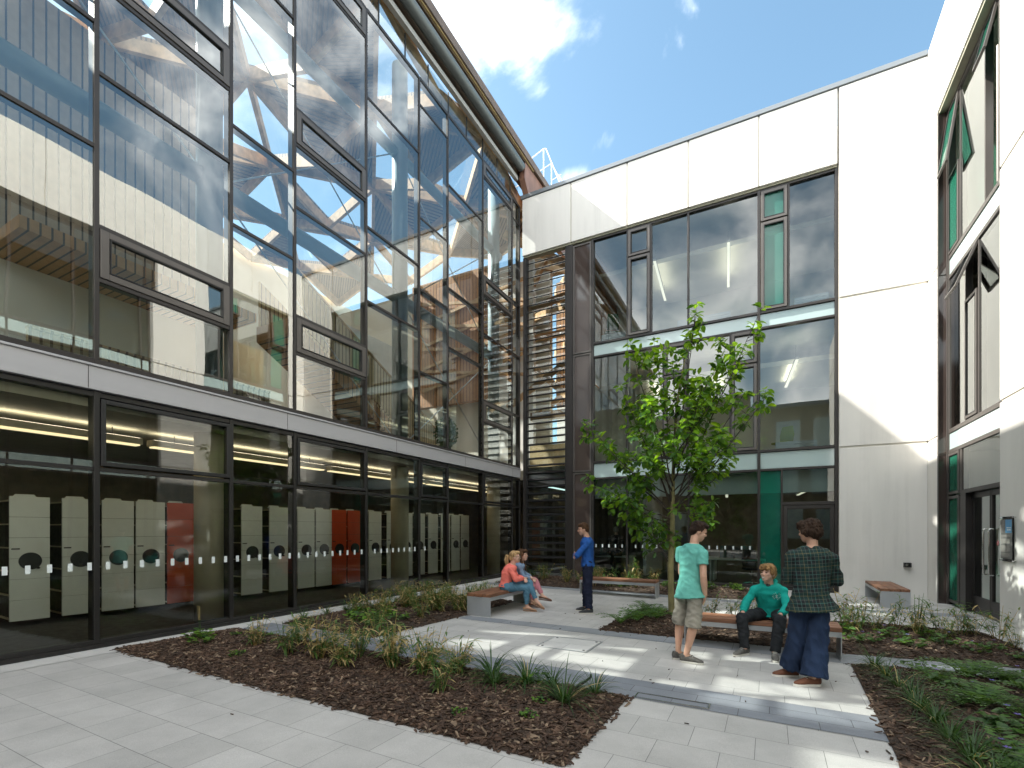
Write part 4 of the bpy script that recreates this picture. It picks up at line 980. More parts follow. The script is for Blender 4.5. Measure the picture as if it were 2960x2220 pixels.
main = [  # start, bend, tip (right, away, up)
 ((-.015, 0, 1.0), (-.18, -.05, 1.18), (-.42, -.12, 1.85), .018), ((-.015, 0, 1.02), (-.15, .2, 1.2), (-.35, .5, 1.7), .014), ((0, 0, 1.62), (-.3, -.3, 1.8), (-.85, -.5, 2.15), .014),
 ((.01, 0, 1.8), (-.55, -.1, 2.05), (-1.38, -.25, 2.42), .016), ((.01, 0, 1.9), (-.5, .2, 2.3), (-1.62, .2, 3.72), .024), ((.01, 0, 1.95), (-.5, -.2, 2.4), (-1.25, -.45, 3.3), .02),
 ((.02, 0, 2.0), (-.35, .1, 3.0), (-.92, .1, 4.35), .022), ((.02, 0, 2.05), (-.2, -.2, 3.2), (-.72, -.2, 5.02), .022), ((.02, 0, 2.1), (-.35, .5, 2.9), (-.6, 1.0, 4.1), .02),
 ((.02, 0, 2.0), (.3, .25, 2.1), (.66, .45, 2.05), .014), ((.02, 0, 1.9), (.35, -.35, 1.95), (.62, -.55, 1.75), .013), ((.02, 0, 2.0), (.55, -.1, 2.3), (1.0, -.2, 2.85), .02),
 ((.02, 0, 1.95), (.55, .15, 2.5), (1.58, .2, 3.95), .026), ((.02, 0, 2.0), (.6, -.3, 2.9), (1.15, -.4, 3.9), .022), ((.02, 0, 2.05), (.5, .1, 3.2), (1.50, .1, 5.5), .024),
 ((.03, 0, 2.6), (.15, -.1, 3.6), (.42, -.15, 5.6), .022), ((.03, 0, 2.5), (.25, -.5, 3.0), (.5, -.95, 4.0), .02), ((.03, 0, 2.4), (-.1, -.5, 2.9), (-.35, -1.0, 3.7), .02),
 ((-.01, 0, 1.25), (-.3, .1, 1.5), (-.95, .15, 1.85), .013), ((.0, 0, 1.7), (-.5, .3, 1.95), (-1.2, .5, 2.2), .014), ((.02, 0, 2.3), (-.2, -.3, 2.7), (-.6, -.75, 3.2), .016), ((.02, 0, 2.3), (.4, -.4, 2.6), (.8, -.7, 3.2), .016),
 ((.03, 0, 2.7), (.4, .4, 3.4), (.7, .8, 4.6), .02), ((.06, 0, 3.2), (.5, .2, 4.0), (.95, .2, 4.95), .014), ((.04, 0, 3.0), (-.15, .2, 4.0), (-.32, .25, 5.2), .013), ((.04, 0, 2.9), (.6, -.3, 3.7), (1.2, -.4, 4.6), .015),
 ((.03, 0, 3.0), (.1, -.2, 3.7), (.0, -.3, 4.75), .016), ((.03, 0, 2.2), (-.5, .6, 2.6), (-1.0, .9, 3.0), .017), ((.02, 0, 2.2), (.5, .6, 2.7), (1.0, .8, 3.3), .017)]
lf = MB()
def leaf(p, d, n, s, mi):
    "folded oval leaf from its stalk p along d"
    d = d.normalized(); n = (n - d * n.dot(d)); n = n.normalized() if n.length > 1e-4 else d.orthogonal().normalized(); x = d.cross(n)
    dr = n * -s * .10
    P = [p, p + d * s * .12, p + d * s * .45 + dr * .2, p + d * s * .75 + dr * .7, p + d * s + dr * 1.6]
    up = n * s * .07
    L1 = [P[1] + x * s * .12 + up * .5, P[2] + x * s * .30 + up, P[3] + x * s * .23 + up * .7]
    R1 = [P[1] - x * s * .12 + up * .5, P[2] - x * s * .30 + up, P[3] - x * s * .23 + up * .7]
    lf.add([*P, *L1, *R1], [(0, 1, 5), (0, 8, 1), (1, 2, 6, 5), (1, 8, 9, 2), (2, 3, 7, 6), (2, 9, 10, 3), (3, 4, 7), (3, 10, 4)], mi)
def whorl(p, d, k, s):
    base = tr_rnd.uniform(0, 6.28)
    d = d.normalized(); o = d.orthogonal().normalized()
    for i in range(k):
        a = base + i * 6.283 / k + tr_rnd.uniform(-.35, .35)
        r = Quaternion(d, a) @ o
        dirn = r * tr_rnd.uniform(.8, 1.1) + d * tr_rnd.uniform(.05, .55) + Vector((0, 0, tr_rnd.uniform(-.75, .1)))
        q = p + d * tr_rnd.uniform(-.05, .02) + dirn.normalized() * .02
        t = tr_rnd.random()
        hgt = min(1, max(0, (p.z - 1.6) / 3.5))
        mi = 0 if t < .14 + .36 * hgt else 1 if t < .62 + .2 * hgt else 2  # paler tones likelier higher up: sun and shade put into leaf colour
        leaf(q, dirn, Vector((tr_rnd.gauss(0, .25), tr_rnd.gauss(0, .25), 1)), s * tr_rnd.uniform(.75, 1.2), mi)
for a, b_, c, r in main:
    pts = bez(a, b_, c, 8); rs = [r * (1 - .8 * i / 8) for i in range(9)]
    for i in range(1, 8): pts[i] = pts[i] + Vector([tr_rnd.uniform(-.02, .02) for _ in range(3)])
    tw.tube(pts, [q * .85 for q in rs], 6)
    ln = sum((pts[i + 1] - pts[i]).length for i in range(8))
    whorl(pts[-1], pts[-1] - pts[-2], 6, .146); whorl(pts[-2].lerp(pts[-1], .4), pts[-1] - pts[-2], 4, .12)
    ns = int(ln * 7.4)
    for k in range(ns):
        u = tr_rnd.uniform(.28, .97); i = min(7, int(u * 8)); p = pts[i].lerp(pts[i + 1], u * 8 - i); d = (pts[i + 1] - pts[i]).normalized()
        side = Vector((tr_rnd.gauss(0, 1), tr_rnd.gauss(0, 1), tr_rnd.gauss(.35, .5))).normalized()
        tl = tr_rnd.uniform(.14, .42) * (1.15 - .5 * u)
        e = p + (d * .55 + side).normalized() * tl; md = p.lerp(e, .55) + Vector((0, 0, -.015))
        tw.tube([p, md, e], [.006, .0045, .003], 4)
        whorl(e, e - md, tr_rnd.choice((5, 6, 6, 7)), .146)
        if tl > .22: whorl(md, e - p, 4, .13)
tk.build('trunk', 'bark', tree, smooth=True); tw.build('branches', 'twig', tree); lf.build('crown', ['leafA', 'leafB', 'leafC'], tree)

# ------------------------------------------------------------------ planting
M['blade'] = leaf_mat('strap_leaf', (.040, .092, .020), .3)
M['blade_dk'] = leaf_mat('dark_strap_leaf', (.028, .07, .018), .25)
M['dry'] = leaf_mat('dry_straw_leaf', (.42, .33, .16), .3)
M['bamboo'] = leaf_mat('bamboo_leaf', (.075, .145, .035), .32)
M['fernleaf'] = leaf_mat('fern_green', (.075, .16, .03), .35)
M['fresh'] = leaf_mat('fresh_green', (.11, .22, .03), .4)
M['flower'] = mat('violet_petal', (.13, .10, .34), .6)
pl_rnd = random.Random(5)
def blade(b, p, d0, L_, w_, droop, mi, seg=5):
    "arching tapering strap"
    p = Vector(p); d = Vector(d0).normalized(); hz = Vector((d.x, d.y, 0)); hz = hz.normalized() if hz.length > .01 else Vector((1, 0, 0))
    side = Vector((-hz.y, hz.x, 0)); pts = []; q = p.copy()
    for i in range(seg + 1):
        pts.append(q.copy()); d = (d + Vector((0, 0, -droop)) / seg + hz * .05).normalized(); q = q + d * L_ / seg
    vs, fs = [], []
    for i, c in enumerate(pts):
        ww = w_ * (1 - (i / seg) ** 2) * (.6 if i == 0 else 1) + .0006
        vs += [c - side * ww / 2, c + side * ww / 2]
    for i in range(seg): fs.append((2 * i, 2 * i + 1, 2 * i + 3, 2 * i + 2))
    b.add(vs, fs, mi)
def grass_tuft(n=64, h=.34, dry=.06):
    b = MB()
    for k in range(n):
        a = pl_rnd.uniform(0, 6.28); e = pl_rnd.uniform(.15, 1.0)
        blade(b, (math.cos(a) * .025, math.sin(a) * .025, 0), (math.cos(a) * e, math.sin(a) * e, 1), h * pl_rnd.uniform(.8, 1.5), .011, pl_rnd.uniform(1.0, 2.0), 1 if pl_rnd.random() < dry else (0 if pl_rnd.random() < .5 else 2), 6)
    return b, ['blade', 'dry', 'blade_dk']
def bamboo(n=20, h=.46, dry=.42):
    b = MB()
    for k in range(n):
        a = pl_rnd.uniform(0, 6.28); e = pl_rnd.uniform(.05, .5); hh = h * pl_rnd.uniform(.5, 1.15)
        p0 = Vector((math.cos(a) * .05 * pl_rnd.random(), math.sin(a) * .05, 0)); p1 = p0 + Vector((math.cos(a) * e * hh, math.sin(a) * e * hh, hh))
        pm = p0.lerp(p1, .5) + Vector((0, 0, .05 * hh)); b.tube([p0, pm, p1], [.0035, .003, .002], 4, 1 if pl_rnd.random() < .5 else 0)
        for j in range(pl_rnd.randint(5, 9)):
            u = pl_rnd.uniform(.25, 1.0); q = p0.lerp(p1, u); aa = pl_rnd.uniform(0, 6.28)
            blade(b, q, (math.cos(aa), math.sin(aa), pl_rnd.uniform(-.1, .9)), pl_rnd.uniform(.10, .20), pl_rnd.uniform(.018, .032), pl_rnd.uniform(.3, 1.4), 1 if pl_rnd.random() < dry else 0, 4)
    return b, ['bamboo', 'dry']
def fern(n=12, h=.30):
    b = MB()
    for k in range(n):
        a = k * 6.283 / n + pl_rnd.uniform(-.3, .3); L_ = h * pl_rnd.uniform(.8, 1.3); p = Vector((0, 0, 0)); d = Vector((math.cos(a) * .8, math.sin(a) * .8, 1)).normalized()
        sd = Vector((-math.sin(a), math.cos(a), 0))
        for j in range(9):
            q = p + d * L_ / 9; b.tube([p, q], .0015, 3, 0, False); w_ = L_ * .24 * math.sin(math.pi * (j + 1.2) / 10.5)
            for s in (-1, 1): 
                t = q + sd * s * w_ + d * w_ * .35; m_ = (q + t) / 2
                b.add([q, m_ + d * L_ * .035, t, m_ - d * L_ * .035], [(0, 1, 2, 3)], pl_rnd.randint(0, 1))
            p = q; d = (d + Vector((0, 0, -.16))).normalized()
    return b, ['fernleaf', 'blade']
def leafy(n=34, h=.16, r=.16, flowers=0, tall=False):
    b = MB()
    for k in range(n):
        a = pl_rnd.uniform(0, 6.28); rr = r * math.sqrt(pl_rnd.random()); z = h * pl_rnd.uniform(.35, 1) * (1 - .4 * rr / r)
        c = Vector((math.cos(a) * rr, math.sin(a) * rr, z)); b.tube([(c.x * .3, c.y * .3, 0), (c.x, c.y, z)], .0016, 3, 1, False)
        s = pl_rnd.uniform(.02, .036); tl = Vector((pl_rnd.gauss(0, .3), pl_rnd.gauss(0, .3), 1)).normalized(); o = tl.orthogonal().normalized(); vs = [c]
        for j in range(7): vs.append(c + (Quaternion(tl, j * 6.283 / 7) @ o) * s * (1 if j % 2 else .82) + tl * .006)
        b.add(vs, [(0, 1 + j, 1 + (j + 1) % 7) for j in range(7)], 0 if pl_rnd.random() < .55 else 1)
    for k in range(flowers):
        a = pl_rnd.uniform(0, 6.28); c = Vector((math.cos(a) * r * .6, math.sin(a) * r * .6, h * 1.1))
        for j in range(5):
            d = Vector((math.cos(j * 1.257), math.sin(j * 1.257), .2)); b.add([c, c + d * .014 + Vector((-d.y, d.x, 0)) * .007, c + d * .022, c + d * .014 - Vector((-d.y, d.x, 0)) * .007], [(0, 1, 2, 3)], 2)
    if tall:
        for k in range(3):
            x = pl_rnd.uniform(-.05, .05); b.tube([(x, 0, 0), (x * 1.4, .01, .24), (x * 1.8, .02, .42)], [.002, .0018, .0012], 4, 1)
            for j in range(10): b.ell((x * (1.4 + .04 * j), .012 + .001 * j, .25 + .017 * j), (.005, .005, .005), None, 5, 3, 3)
    return b, ['fernleaf' if flowers else 'fresh', 'blade', 'flower', 'dry']
PROTO = {}
def variants(key, fn, n, *a, **k):
    PROTO[key] = []
    for i in range(n):
        b, ms = fn(*a, **k); o = b.build({'tuft': 'grass_tuft', 'bamboo': 'bamboo_plant', 'green_bamboo': 'bamboo_plant', 'fern': 'fern', 'leafy': 'leafy_plant', 'peri': 'periwinkle_plant', 'spire': 'leafy_plant'}[key], ms); PROTO[key].append([o, False])
variants('tuft', grass_tuft, 4); variants('bamboo', bamboo, 4); variants('green_bamboo', bamboo, 3, 14, .48, .14); variants('fern', fern, 3); variants('leafy', leafy, 3); variants('peri', leafy, 3, 30, .13, .15, 1); variants('spire', leafy, 1, 40, .15, .15, 0, True)
CAT = {'tuft': 'grass tuft', 'bamboo': 'bamboo', 'green_bamboo': 'bamboo', 'fern': 'fern', 'leafy': 'plant', 'peri': 'plant', 'spire': 'plant'}
def plant(key, x, y, s, label, group, bed=None):
    slot = pl_rnd.choice(PROTO[key]); o = slot[0] if not slot[1] else slot[0].copy()
    if slot[1]: COL.objects.link(o)
    slot[1] = True
    z = bed_h(x, y, BEDS[bed], BED_H[bed]) if bed else gz(x)
    o.location = (x, y, z - .004); o.rotation_euler = (0, 0, pl_rnd.uniform(0, 6.28)); o.scale = (s, s, s * pl_rnd.uniform(.9, 1.1))
    tag(o, label, CAT[key], group)
    return o
J = pl_rnd.uniform
# front bed: bamboo along the middle and back, a row of tufts towards the right end
for x, y, s in [(-5.85, 4.0, .8), (-5.3, 4.25, .9), (-5.1, 3.9, 1.0), (-4.75, 4.3, 1.0), (-4.65, 3.95, 1.05), (-4.3, 4.2, 1.05), (-4.15, 3.85, .9), (-3.9, 4.35, 1.15), (-3.65, 4.1, 1.1), (-3.35, 4.35, 1.0), (-3.2, 4.05, .95), (-2.95, 4.3, .95), (-2.75, 3.75, .85), (-5.55, 4.45, .8), (-4.55, 4.5, .9)]:
    plant('bamboo' if pl_rnd.random() < .6 else 'green_bamboo', x, y, s * .92, 'half-dry bamboo clump in the front bed, green with straw-coloured leaves', 'bamboo clumps in the front bed', 'front')
for x, y, s in [(-3.05, 4.5, 1.0), (-2.6, 4.45, 1.05), (-2.42, 4.2, 1.0), (-2.15, 4.38, 1.05), (-1.9, 4.45, .75), (-1.62, 4.05, 1.1), (-1.48, 4.5, .8), (-3.5, 4.55, .9)]:
    plant('tuft', x, y, s * 1.0, 'dark green arching grass tuft at the right end of the front bed', 'grass tufts in the front bed', 'front')
plant('leafy', -2.12, 4.55, 1.0, 'light green lobed leafy plant behind the tufts of the front bed', None, 'front'); plant('spire', -6.85, 3.85, 1.25, 'round-leaved green plant with two thin flower stalks at the left end of the front bed', None, 'front')
for x, y, s in [(-6.5, 3.7, 1.0), (-6.3, 4.45, .6), (-5.8, 4.55, .6), (-5.55, 3.55, .6), (-1.75, 3.6, .5), (-1.8, 3.95, .5), (-2.3, 3.4, .45), (-6.6, 4.2, .5), (-5.2, 4.6, .7)]:
    plant('leafy', x, y, s, 'small green seedling clump spread in the front bed mulch', 'small green clumps in the front bed', 'front')
# left bed
for x, y in [(-6.95, 5.6), (-6.9, 6.05), (-6.85, 6.45), (-6.9, 6.9), (-6.75, 7.3), (-6.8, 7.75), (-6.7, 8.1)]:
    plant('tuft', x, y, .72, 'small green grass tuft along the facade side of the left bed', 'grass tufts along the facade', 'left')
for k in range(38):
    x, y = J(-6.75, -5.05), J(6.3, 9.3)
    plant(pl_rnd.choice(('green_bamboo', 'bamboo', 'green_bamboo', 'bamboo')), x, y, J(.65, .95), 'leafy bamboo clump with pale leaves behind the women\'s bench in the left bed', 'bamboo clumps in the left bed', 'left')
for x, y, s in [(-5.95, 5.8, 1.4), (-5.7, 6.0, 1.3), (-5.55, 5.75, 1.2), (-5.8, 6.3, 1.3), (-6.2, 6.1, 1.2), (-5.4, 6.2, 1.1)]:
    plant('leafy', x, y, s, 'low round-leaved green clump at the near corner of the left bed', 'round-leaved clumps in the left bed', 'left')
plant('green_bamboo', -5.25, 5.55, .95, 'tall green bamboo shoot at the near right corner of the left bed', None, 'left')
# strip of planting below the back windows
for k in range(30):
    x = J(-6.9, -2.7); y = J(12.6, 14.3)
    plant(pl_rnd.choice(('green_bamboo', 'bamboo', 'tuft')), x, y, J(.7, 1.0), 'grassy clump in the back bed near the louvred corner', 'grassy clumps in the back bed', 'back')
for k in range(13):
    plant(pl_rnd.choice(('leafy', 'peri')), J(-2.6, .1), J(12.75, 14.2), J(.9, 1.3), 'low leafy clump in the back bed below the right-hand windows', 'leafy clumps in the back bed', 'back')
plant('green_bamboo', -3.3, 13.2, 1.35, 'tall bamboo with bent tip behind the empty back bench', None, 'back')
# tree bed
for x, y, s in [(-2.15, 7.85, 1.2), (-1.95, 8.15, 1.3), (-2.05, 8.6, 1.2), (-1.7, 8.5, 1.2), (-1.85, 9.0, 1.1), (-2.1, 9.4, 1.1)]:
    plant('fern', x, y, s, 'bright green fern at the left end of the tree bed', 'ferns in the tree bed', 'tree')
for x, y, s in [(-1.2, 9.2, .9), (-.9, 9.1, .9), (-.55, 9.0, .9), (-.25, 9.2, .95), (.35, 9.3, .9), (.7, 9.1, .9)]:
    plant('green_bamboo', x, y, s, 'spiky bamboo shoot behind the central bench', 'bamboo behind the central bench', 'tree')
for x, y, s in [(1.05, 9.35, 1.15), (1.3, 9.5, 1.1), (1.75, 9.6, .95), (2.0, 9.5, 1.05), (2.55, 9.55, .85), (2.72, 9.7, 1.0), (3.0, 9.75, .9), (2.35, 9.85, .9), (1.15, 9.0, .9), (2.95, 9.0, .6), (1.45, 9.2, .7), (1.95, 9.15, .7), (2.3, 9.25, .6)]:
    plant('green_bamboo' if s > .8 else 'bamboo', x, y, s, 'tall thin bamboo along the far edge of the bed by the glass doors', 'bamboo in the bed by the glass doors', 'tree')
for x, y, s in [(.98, 8.7, 1.3), (1.25, 8.3, 1.1), (1.55, 8.75, 1.3), (1.7, 8.3, 1.3), (2.1, 8.55, 1.1), (2.35, 8.35, 1.0), (2.6, 8.6, .9), (2.05, 8.9, 1.1), (1.05, 8.2, 1.0), (-.4, 8.3, 1.0), (.2, 8.4, 1.0), (-1.0, 8.3, 1.0), (.55, 8.2, .9), (2.75, 8.3, .8)]:
    plant('peri', x, y, s, 'low dark leafy periwinkle clump in the tree bed', 'periwinkle in the tree bed', 'tree')
# right bed: edging tufts, ferns and ground cover
for x, y, s in [(1.08, 6.95, 1.0), (1.12, 6.55, .9), (1.15, 6.15, .95), (1.17, 5.75, .95), (1.15, 5.4, 1.0), (1.2, 5.1, .95), (1.2, 4.75, .95), (1.22, 4.4, 1.0), (1.2, 4.05, 1.0), (1.15, 3.75, 1.0), (1.12, 3.4, 1.05), (1.1, 3.05, 1.0)]:
    plant('tuft', x, y, s * .82, 'arching grass tuft edging the left side of the right front bed', 'grass tufts edging the right bed', 'right')
for k in range(44):
    x, y = J(1.4, 3.2), J(3.1, 7.1)
    plant('fern', x, y, J(.75, 1.25), 'small fern in the dark mulch of the right front bed', 'ferns in the right bed', 'right')
for k in range(30):
    x, y = J(1.35, 3.2), J(3.2, 7.2)
    plant('peri', x, y, J(.8, 1.2), 'low leafy ground-cover clump in the right front bed', 'ground-cover clumps in the right bed', 'right')
for k, v in PROTO.items():
    for o, used in v:
        if not used: bpy.data.objects.remove(o)
# evergreen pot plants inside the hall
t = thing('potted_shrub', 'dark evergreen shrub in a pot behind the first-floor glass near the corner', 'plant', (-8.75, 12.2, 3.785))
b = MB(); b.ring([(0, 0, 0), (0, 0, .3)], [.16, .21], [.16, .21], 16); b.build('pot', 'dark', t)
b = MB()
for k in range(900):
    v = Vector((pl_rnd.gauss(0, 1), pl_rnd.gauss(0, 1), pl_rnd.gauss(0, 1))).normalized() * pl_rnd.random() ** .4
    c = Vector((v.x * .38, v.y * .38, .85 + v.z * .5)); d = Vector((pl_rnd.gauss(0, 1), pl_rnd.gauss(0, 1), pl_rnd.gauss(0, 1))).normalized(); o = d.orthogonal().normalized() * .03
    b.add([c - d * .04, c + o, c + d * .04, c - o], [(0, 1, 2, 3)])
b.tube([(0, 0, .2), (0, 0, .9)], .02, 6); b.build('foliage', 'leafC', t)
# ------------------------------------------------------------------ people
def skin_mat(name, c):
    m = mat(name, c, .5, var=.08, vscale=14, spec=.35)
    p = m.node_tree.nodes['Principled BSDF']; p.inputs['Subsurface Weight'].default_value = .12; p.inputs['Subsurface Radius'].default_value = (.02, .008, .004); p.inputs['Subsurface Scale'].default_value = .3
    return m
M['skin'] = skin_mat('fair_skin', (.56, .33, .235)); M['skin_b'] = skin_mat('pink_fair_skin', (.60, .36, .27))
def cloth(name, c, var=.12, vs=7, bump=.25, bs=22, st=None): return mat(name, c, .85, var=var, vscale=vs, bump=bump, bscale=bs, spec=.2, stretch=st)
M['tee'] = cloth('teal_tee', (.13, .42, .36)); M['khaki'] = cloth('faded_khaki_cargo', (.30, .28, .235), .22, 6)
M['hoodie'] = cloth('turquoise_hoodie', (.010, .33, .275)); M['black_jean'] = cloth('black_denim', (.022, .024, .027), .3, 9)
M['denim'] = cloth('dark_blue_denim', (.021, .037, .080), .35, 4, .3, 60, (1, 1, .4)); M['navy'] = cloth('navy_chino', (.012, .016, .035), .2)
M['blue_knit'] = cloth('royal_blue_knit', (.022, .095, .34)); M['coral'] = cloth('coral_jumper', (.82, .20, .16)); M['lightjean'] = cloth('light_blue_jeans', (.085, .19, .27), .18)
M['pinkjean'] = cloth('pink_trousers', (.50, .20, .235)); M['scarf'] = cloth('pale_blue_shirt', (.20, .28, .40)); M['suit'] = cloth('dark_suit', (.013, .013, .016)); M['greycoat'] = cloth('grey_wool', (.13, .13, .125))
M['beige_sleeve'] = cloth('beige_knit', (.38, .33, .27))
def hairm(name, c): return mat(name, c, .6, var=.5, vscale=9, bump=.9, bscale=30, stretch=(3, 3, .6), spec=.15)
M['hair_dark'] = hairm('dark_brown_hair', (.028, .016, .011)); M['hair_brown'] = hairm('brown_hair', (.075, .038, .02)); M['hair_mop'] = hairm('very_dark_brown_hair', (.042, .025, .017)); M['hair_blond'] = hairm('dark_blond_hair', (.30, .175, .075)); M['hair_fair'] = hairm('fair_hair', (.42, .27, .13)); M['hair_grey'] = hairm('thin_grey_hair', (.40, .34, .28))
M['shoe_grey'] = mat('grey_trainer', (.085, .08, .072), .7, var=.35, vscale=25); M['shoe_black'] = mat('black_canvas_shoe', (.03, .032, .036), .75); M['shoe_tan'] = mat('tan_flat', (.33, .19, .11), .6); M['shoe_rust'] = mat('rust_brown_suede', (.14, .052, .026), .8); M['shoe_brown'] = mat('brown_leather', (.13, .055, .03), .5)
M['sole'] = mat('pale_sole', (.55, .53, .48), .7); M['eye'] = mat('eye_dark', (.03, .025, .02), .2); M['lips'] = mat('lips', (.38, .13, .11), .5); M['teeth'] = mat('teeth', (.75, .72, .66), .4)
def plaid_mat():
    m, nt, p, N, L = new_mat('dark_plaid_flannel'); p.inputs['Roughness'].default_value = .9
    tc = N.new('ShaderNodeTexCoord'); mp = N.new('ShaderNodeMapping'); mp.inputs['Rotation'].default_value = (0, R(5), R(10)); L.new(tc.outputs['Object'], mp.inputs['Vector']); sp = N.new('ShaderNodeSeparateXYZ'); L.new(mp.outputs[0], sp.inputs[0])
    def lines(sock, per, lo, hi, ph=0):
        a = N.new('ShaderNodeMath'); a.operation = 'MULTIPLY_ADD'; a.inputs[1].default_value = 1 / per; a.inputs[2].default_value = ph; L.new(sock, a.inputs[0])
        f = N.new('ShaderNodeMath'); f.operation = 'FRACT'; L.new(a.outputs[0], f.inputs[0])
        c = N.new('ShaderNodeMath'); c.operation = 'COMPARE'; c.inputs[1].default_value = (lo + hi) / 2; c.inputs[2].default_value = (hi - lo) / 2; L.new(f.outputs[0], c.inputs[0]); return c.outputs[0]
    xy = N.new('ShaderNodeMath'); xy.operation = 'MULTIPLY_ADD'; xy.inputs[1].default_value = .45; L.new(sp.outputs['Y'], xy.inputs[0]); L.new(sp.outputs['X'], xy.inputs[2])
    col = None
    def mix(fac, c, base):
        mx = N.new('ShaderNodeMix'); mx.data_type = 'RGBA'
        k = N.new('ShaderNodeMath'); k.operation = 'MULTIPLY'; k.inputs[1].default_value = c[3]; L.new(fac, k.inputs[0]); L.new(k.outputs[0], mx.inputs['Factor'])
        if isinstance(base, tuple): mx.inputs['A'].default_value = base
        else: L.new(base, mx.inputs['A'])
        mx.inputs['B'].default_value = (*c[:3], 1); return mx.outputs['Result']
    col = mix(lines(sp.outputs['Z'], .15, .0, .5), (.004, .028, .024, .7), (.005, .007, .009, 1))
    col = mix(lines(xy.outputs[0], .15, .0, .5), (.005, .032, .028, .6), col)
    col = mix(lines(sp.outputs['Z'], .15, .23, .265), (.22, .16, .06, .45), col); col = mix(lines(xy.outputs[0], .15, .23, .265), (.22, .16, .06, .45), col)
    col = mix(lines(sp.outputs['Z'], .15, .71, .76), (.05, .15, .135, .5), col); col = mix(lines(xy.outputs[0], .15, .71, .76), (.05, .15, .135, .5), col)
    col = mix(lines(sp.outputs['Z'], .075, .95, .985), (.30, .30, .26, .35), col); col = mix(lines(xy.outputs[0], .075, .95, .985), (.30, .30, .26, .35), col)
    L.new(col, p.inputs['Base Color']); return m
M['plaid'] = plaid_mat()

def V(*a): return Vector(a)
def remesh(name, mb, m, parent, voxel, smooth=4, fold=0., fscale=9., seed=0, fz=.5):
    "fuse the overlapping closed shapes of mb into one skin"
    o = mb.build(name, m, None, smooth=True)
    r = o.modifiers.new('fuse', 'REMESH'); r.mode = 'VOXEL'; r.voxel_size = voxel; r.use_smooth_shade = True
    s = o.modifiers.new('relax', 'SMOOTH'); s.iterations = smooth; s.factor = .5
    dg = bpy.context.evaluated_depsgraph_get(); me = bpy.data.meshes.new_from_object(o.evaluated_get(dg)); old = o.data
    o.modifiers.clear(); o.data = me; bpy.data.meshes.remove(old); me.name = name
    if fold:
        nr = [v.normal.copy() for v in me.vertices]
        for v, n in zip(me.vertices, nr):
            c = v.co; d = .7 * mnoise.noise((c.x * fscale + seed, c.y * fscale, c.z * fscale * fz)) + .9 * (.45 - 2 * abs(mnoise.noise((c.x * fscale * .9, c.y * fscale * .9 + seed, (c.z * fz * 1.6 + c.x * .5 + c.y * .4) * fscale * 1.2))))
            v.co = c + n * d * fold
    me.polygons.foreach_set('use_smooth', [True] * len(me.polygons)); me.update()
    if parent is not None: o.parent = parent
    return o
def limb(b, pts, rs, n=12, caps=True):
    b.tube(pts, rs, n)
    if caps:
        for p, r in zip(pts, rs): b.ell(p, (r, r, r), None, n, 8)
def basis(fwd, up=V(0, 0, 1)):
    f = fwd.normalized(); r = f.cross(up).normalized(); u = r.cross(f)
    return Matrix((r, f, u)).transposed()   # columns right, forward, up
def hand(b, w, d, palm_n, s=1., curl=.5, thumb_side=1):
    "palm, four unequal bent fingers and a thumb from wrist w along d; palm_n = direction the palm faces"
    d = d.normalized(); n = (palm_n - d * palm_n.dot(d)).normalized(); x = d.cross(n) * thumb_side
    m = Matrix((x, d, n)).transposed()
    b.ell(w + d * .045 * s, (.041 * s, .052 * s, .015 * s), m, 12, 8)
    b.ell(w + d * .01 * s, (.027 * s, .03 * s, .017 * s), m, 10, 6)
    for k, (ox, L_) in enumerate(((.030, .070), (.011, .079), (-.009, .073), (-.027, .057))):
        p = w + d * (.085 - .004 * abs(k - 1)) * s + x * ox * s; dd = (d + x * ox * 2.5).normalized(); pts = [p - dd * .015 * s, p]
        for j, q in enumerate((.42, .32, .26)):
            dd = (dd * math.cos(curl * .8) + n * math.sin(curl * .8)).normalized() if j or curl > .2 else dd
            pts.append(pts[-1] + dd * L_ * q * s)
        limb(b, pts, [.0095 * s, .0095 * s, .0088 * s, .008 * s, .007 * s], 8)
    p = w + d * .025 * s + x * .030 * s; dd = (d * .7 + x * .7).normalized(); p2 = p + dd * .032 * s; d2 = (d * .9 + x * .25 + n * .25).normalized()
    limb(b, [p, p2, p2 + d2 * .028 * s, p2 + d2 * .05 * s], [.013 * s, .011 * s, .0095 * s, .008 * s], 8)
def head(b, c, Bm, s=1., fem=False):
    "skull, jaw, nose, ears, brow, lips in the head's own axes (right, forward, up)"
    P = lambda x, y, z: c + Bm @ (V(x, y, z) * s)
    E = lambda x, y, z, rx, ry, rz: b.ell(P(x, y, z), (rx * s, ry * s, rz * s), Bm, 16, 10)
    E(0, -.012, .028, .074, .094, .088); E(0, .022, -.022, .060, .066, .078)
    E(0, .048, -.072, .036, .034, .034); E(0, .030, -.060, .050 if not fem else .046, .048, .034)
    for sx in (-1, 1):
        E(sx * .034, .062, -.016, .022, .020, .020); E(sx * .073, -.008, -.008, .009, .020, .032); E(sx * .028, .074, .022, .024, .010, .008)
    E(0, .090, -.012, .010, .016, .018); E(0, .095, -.020, .014, .014, .009); E(0, .082, .008, .009, .012, .024)
    E(0, .080, -.052, .020, .009, .006); E(0, .078, -.060, .018, .009, .006)
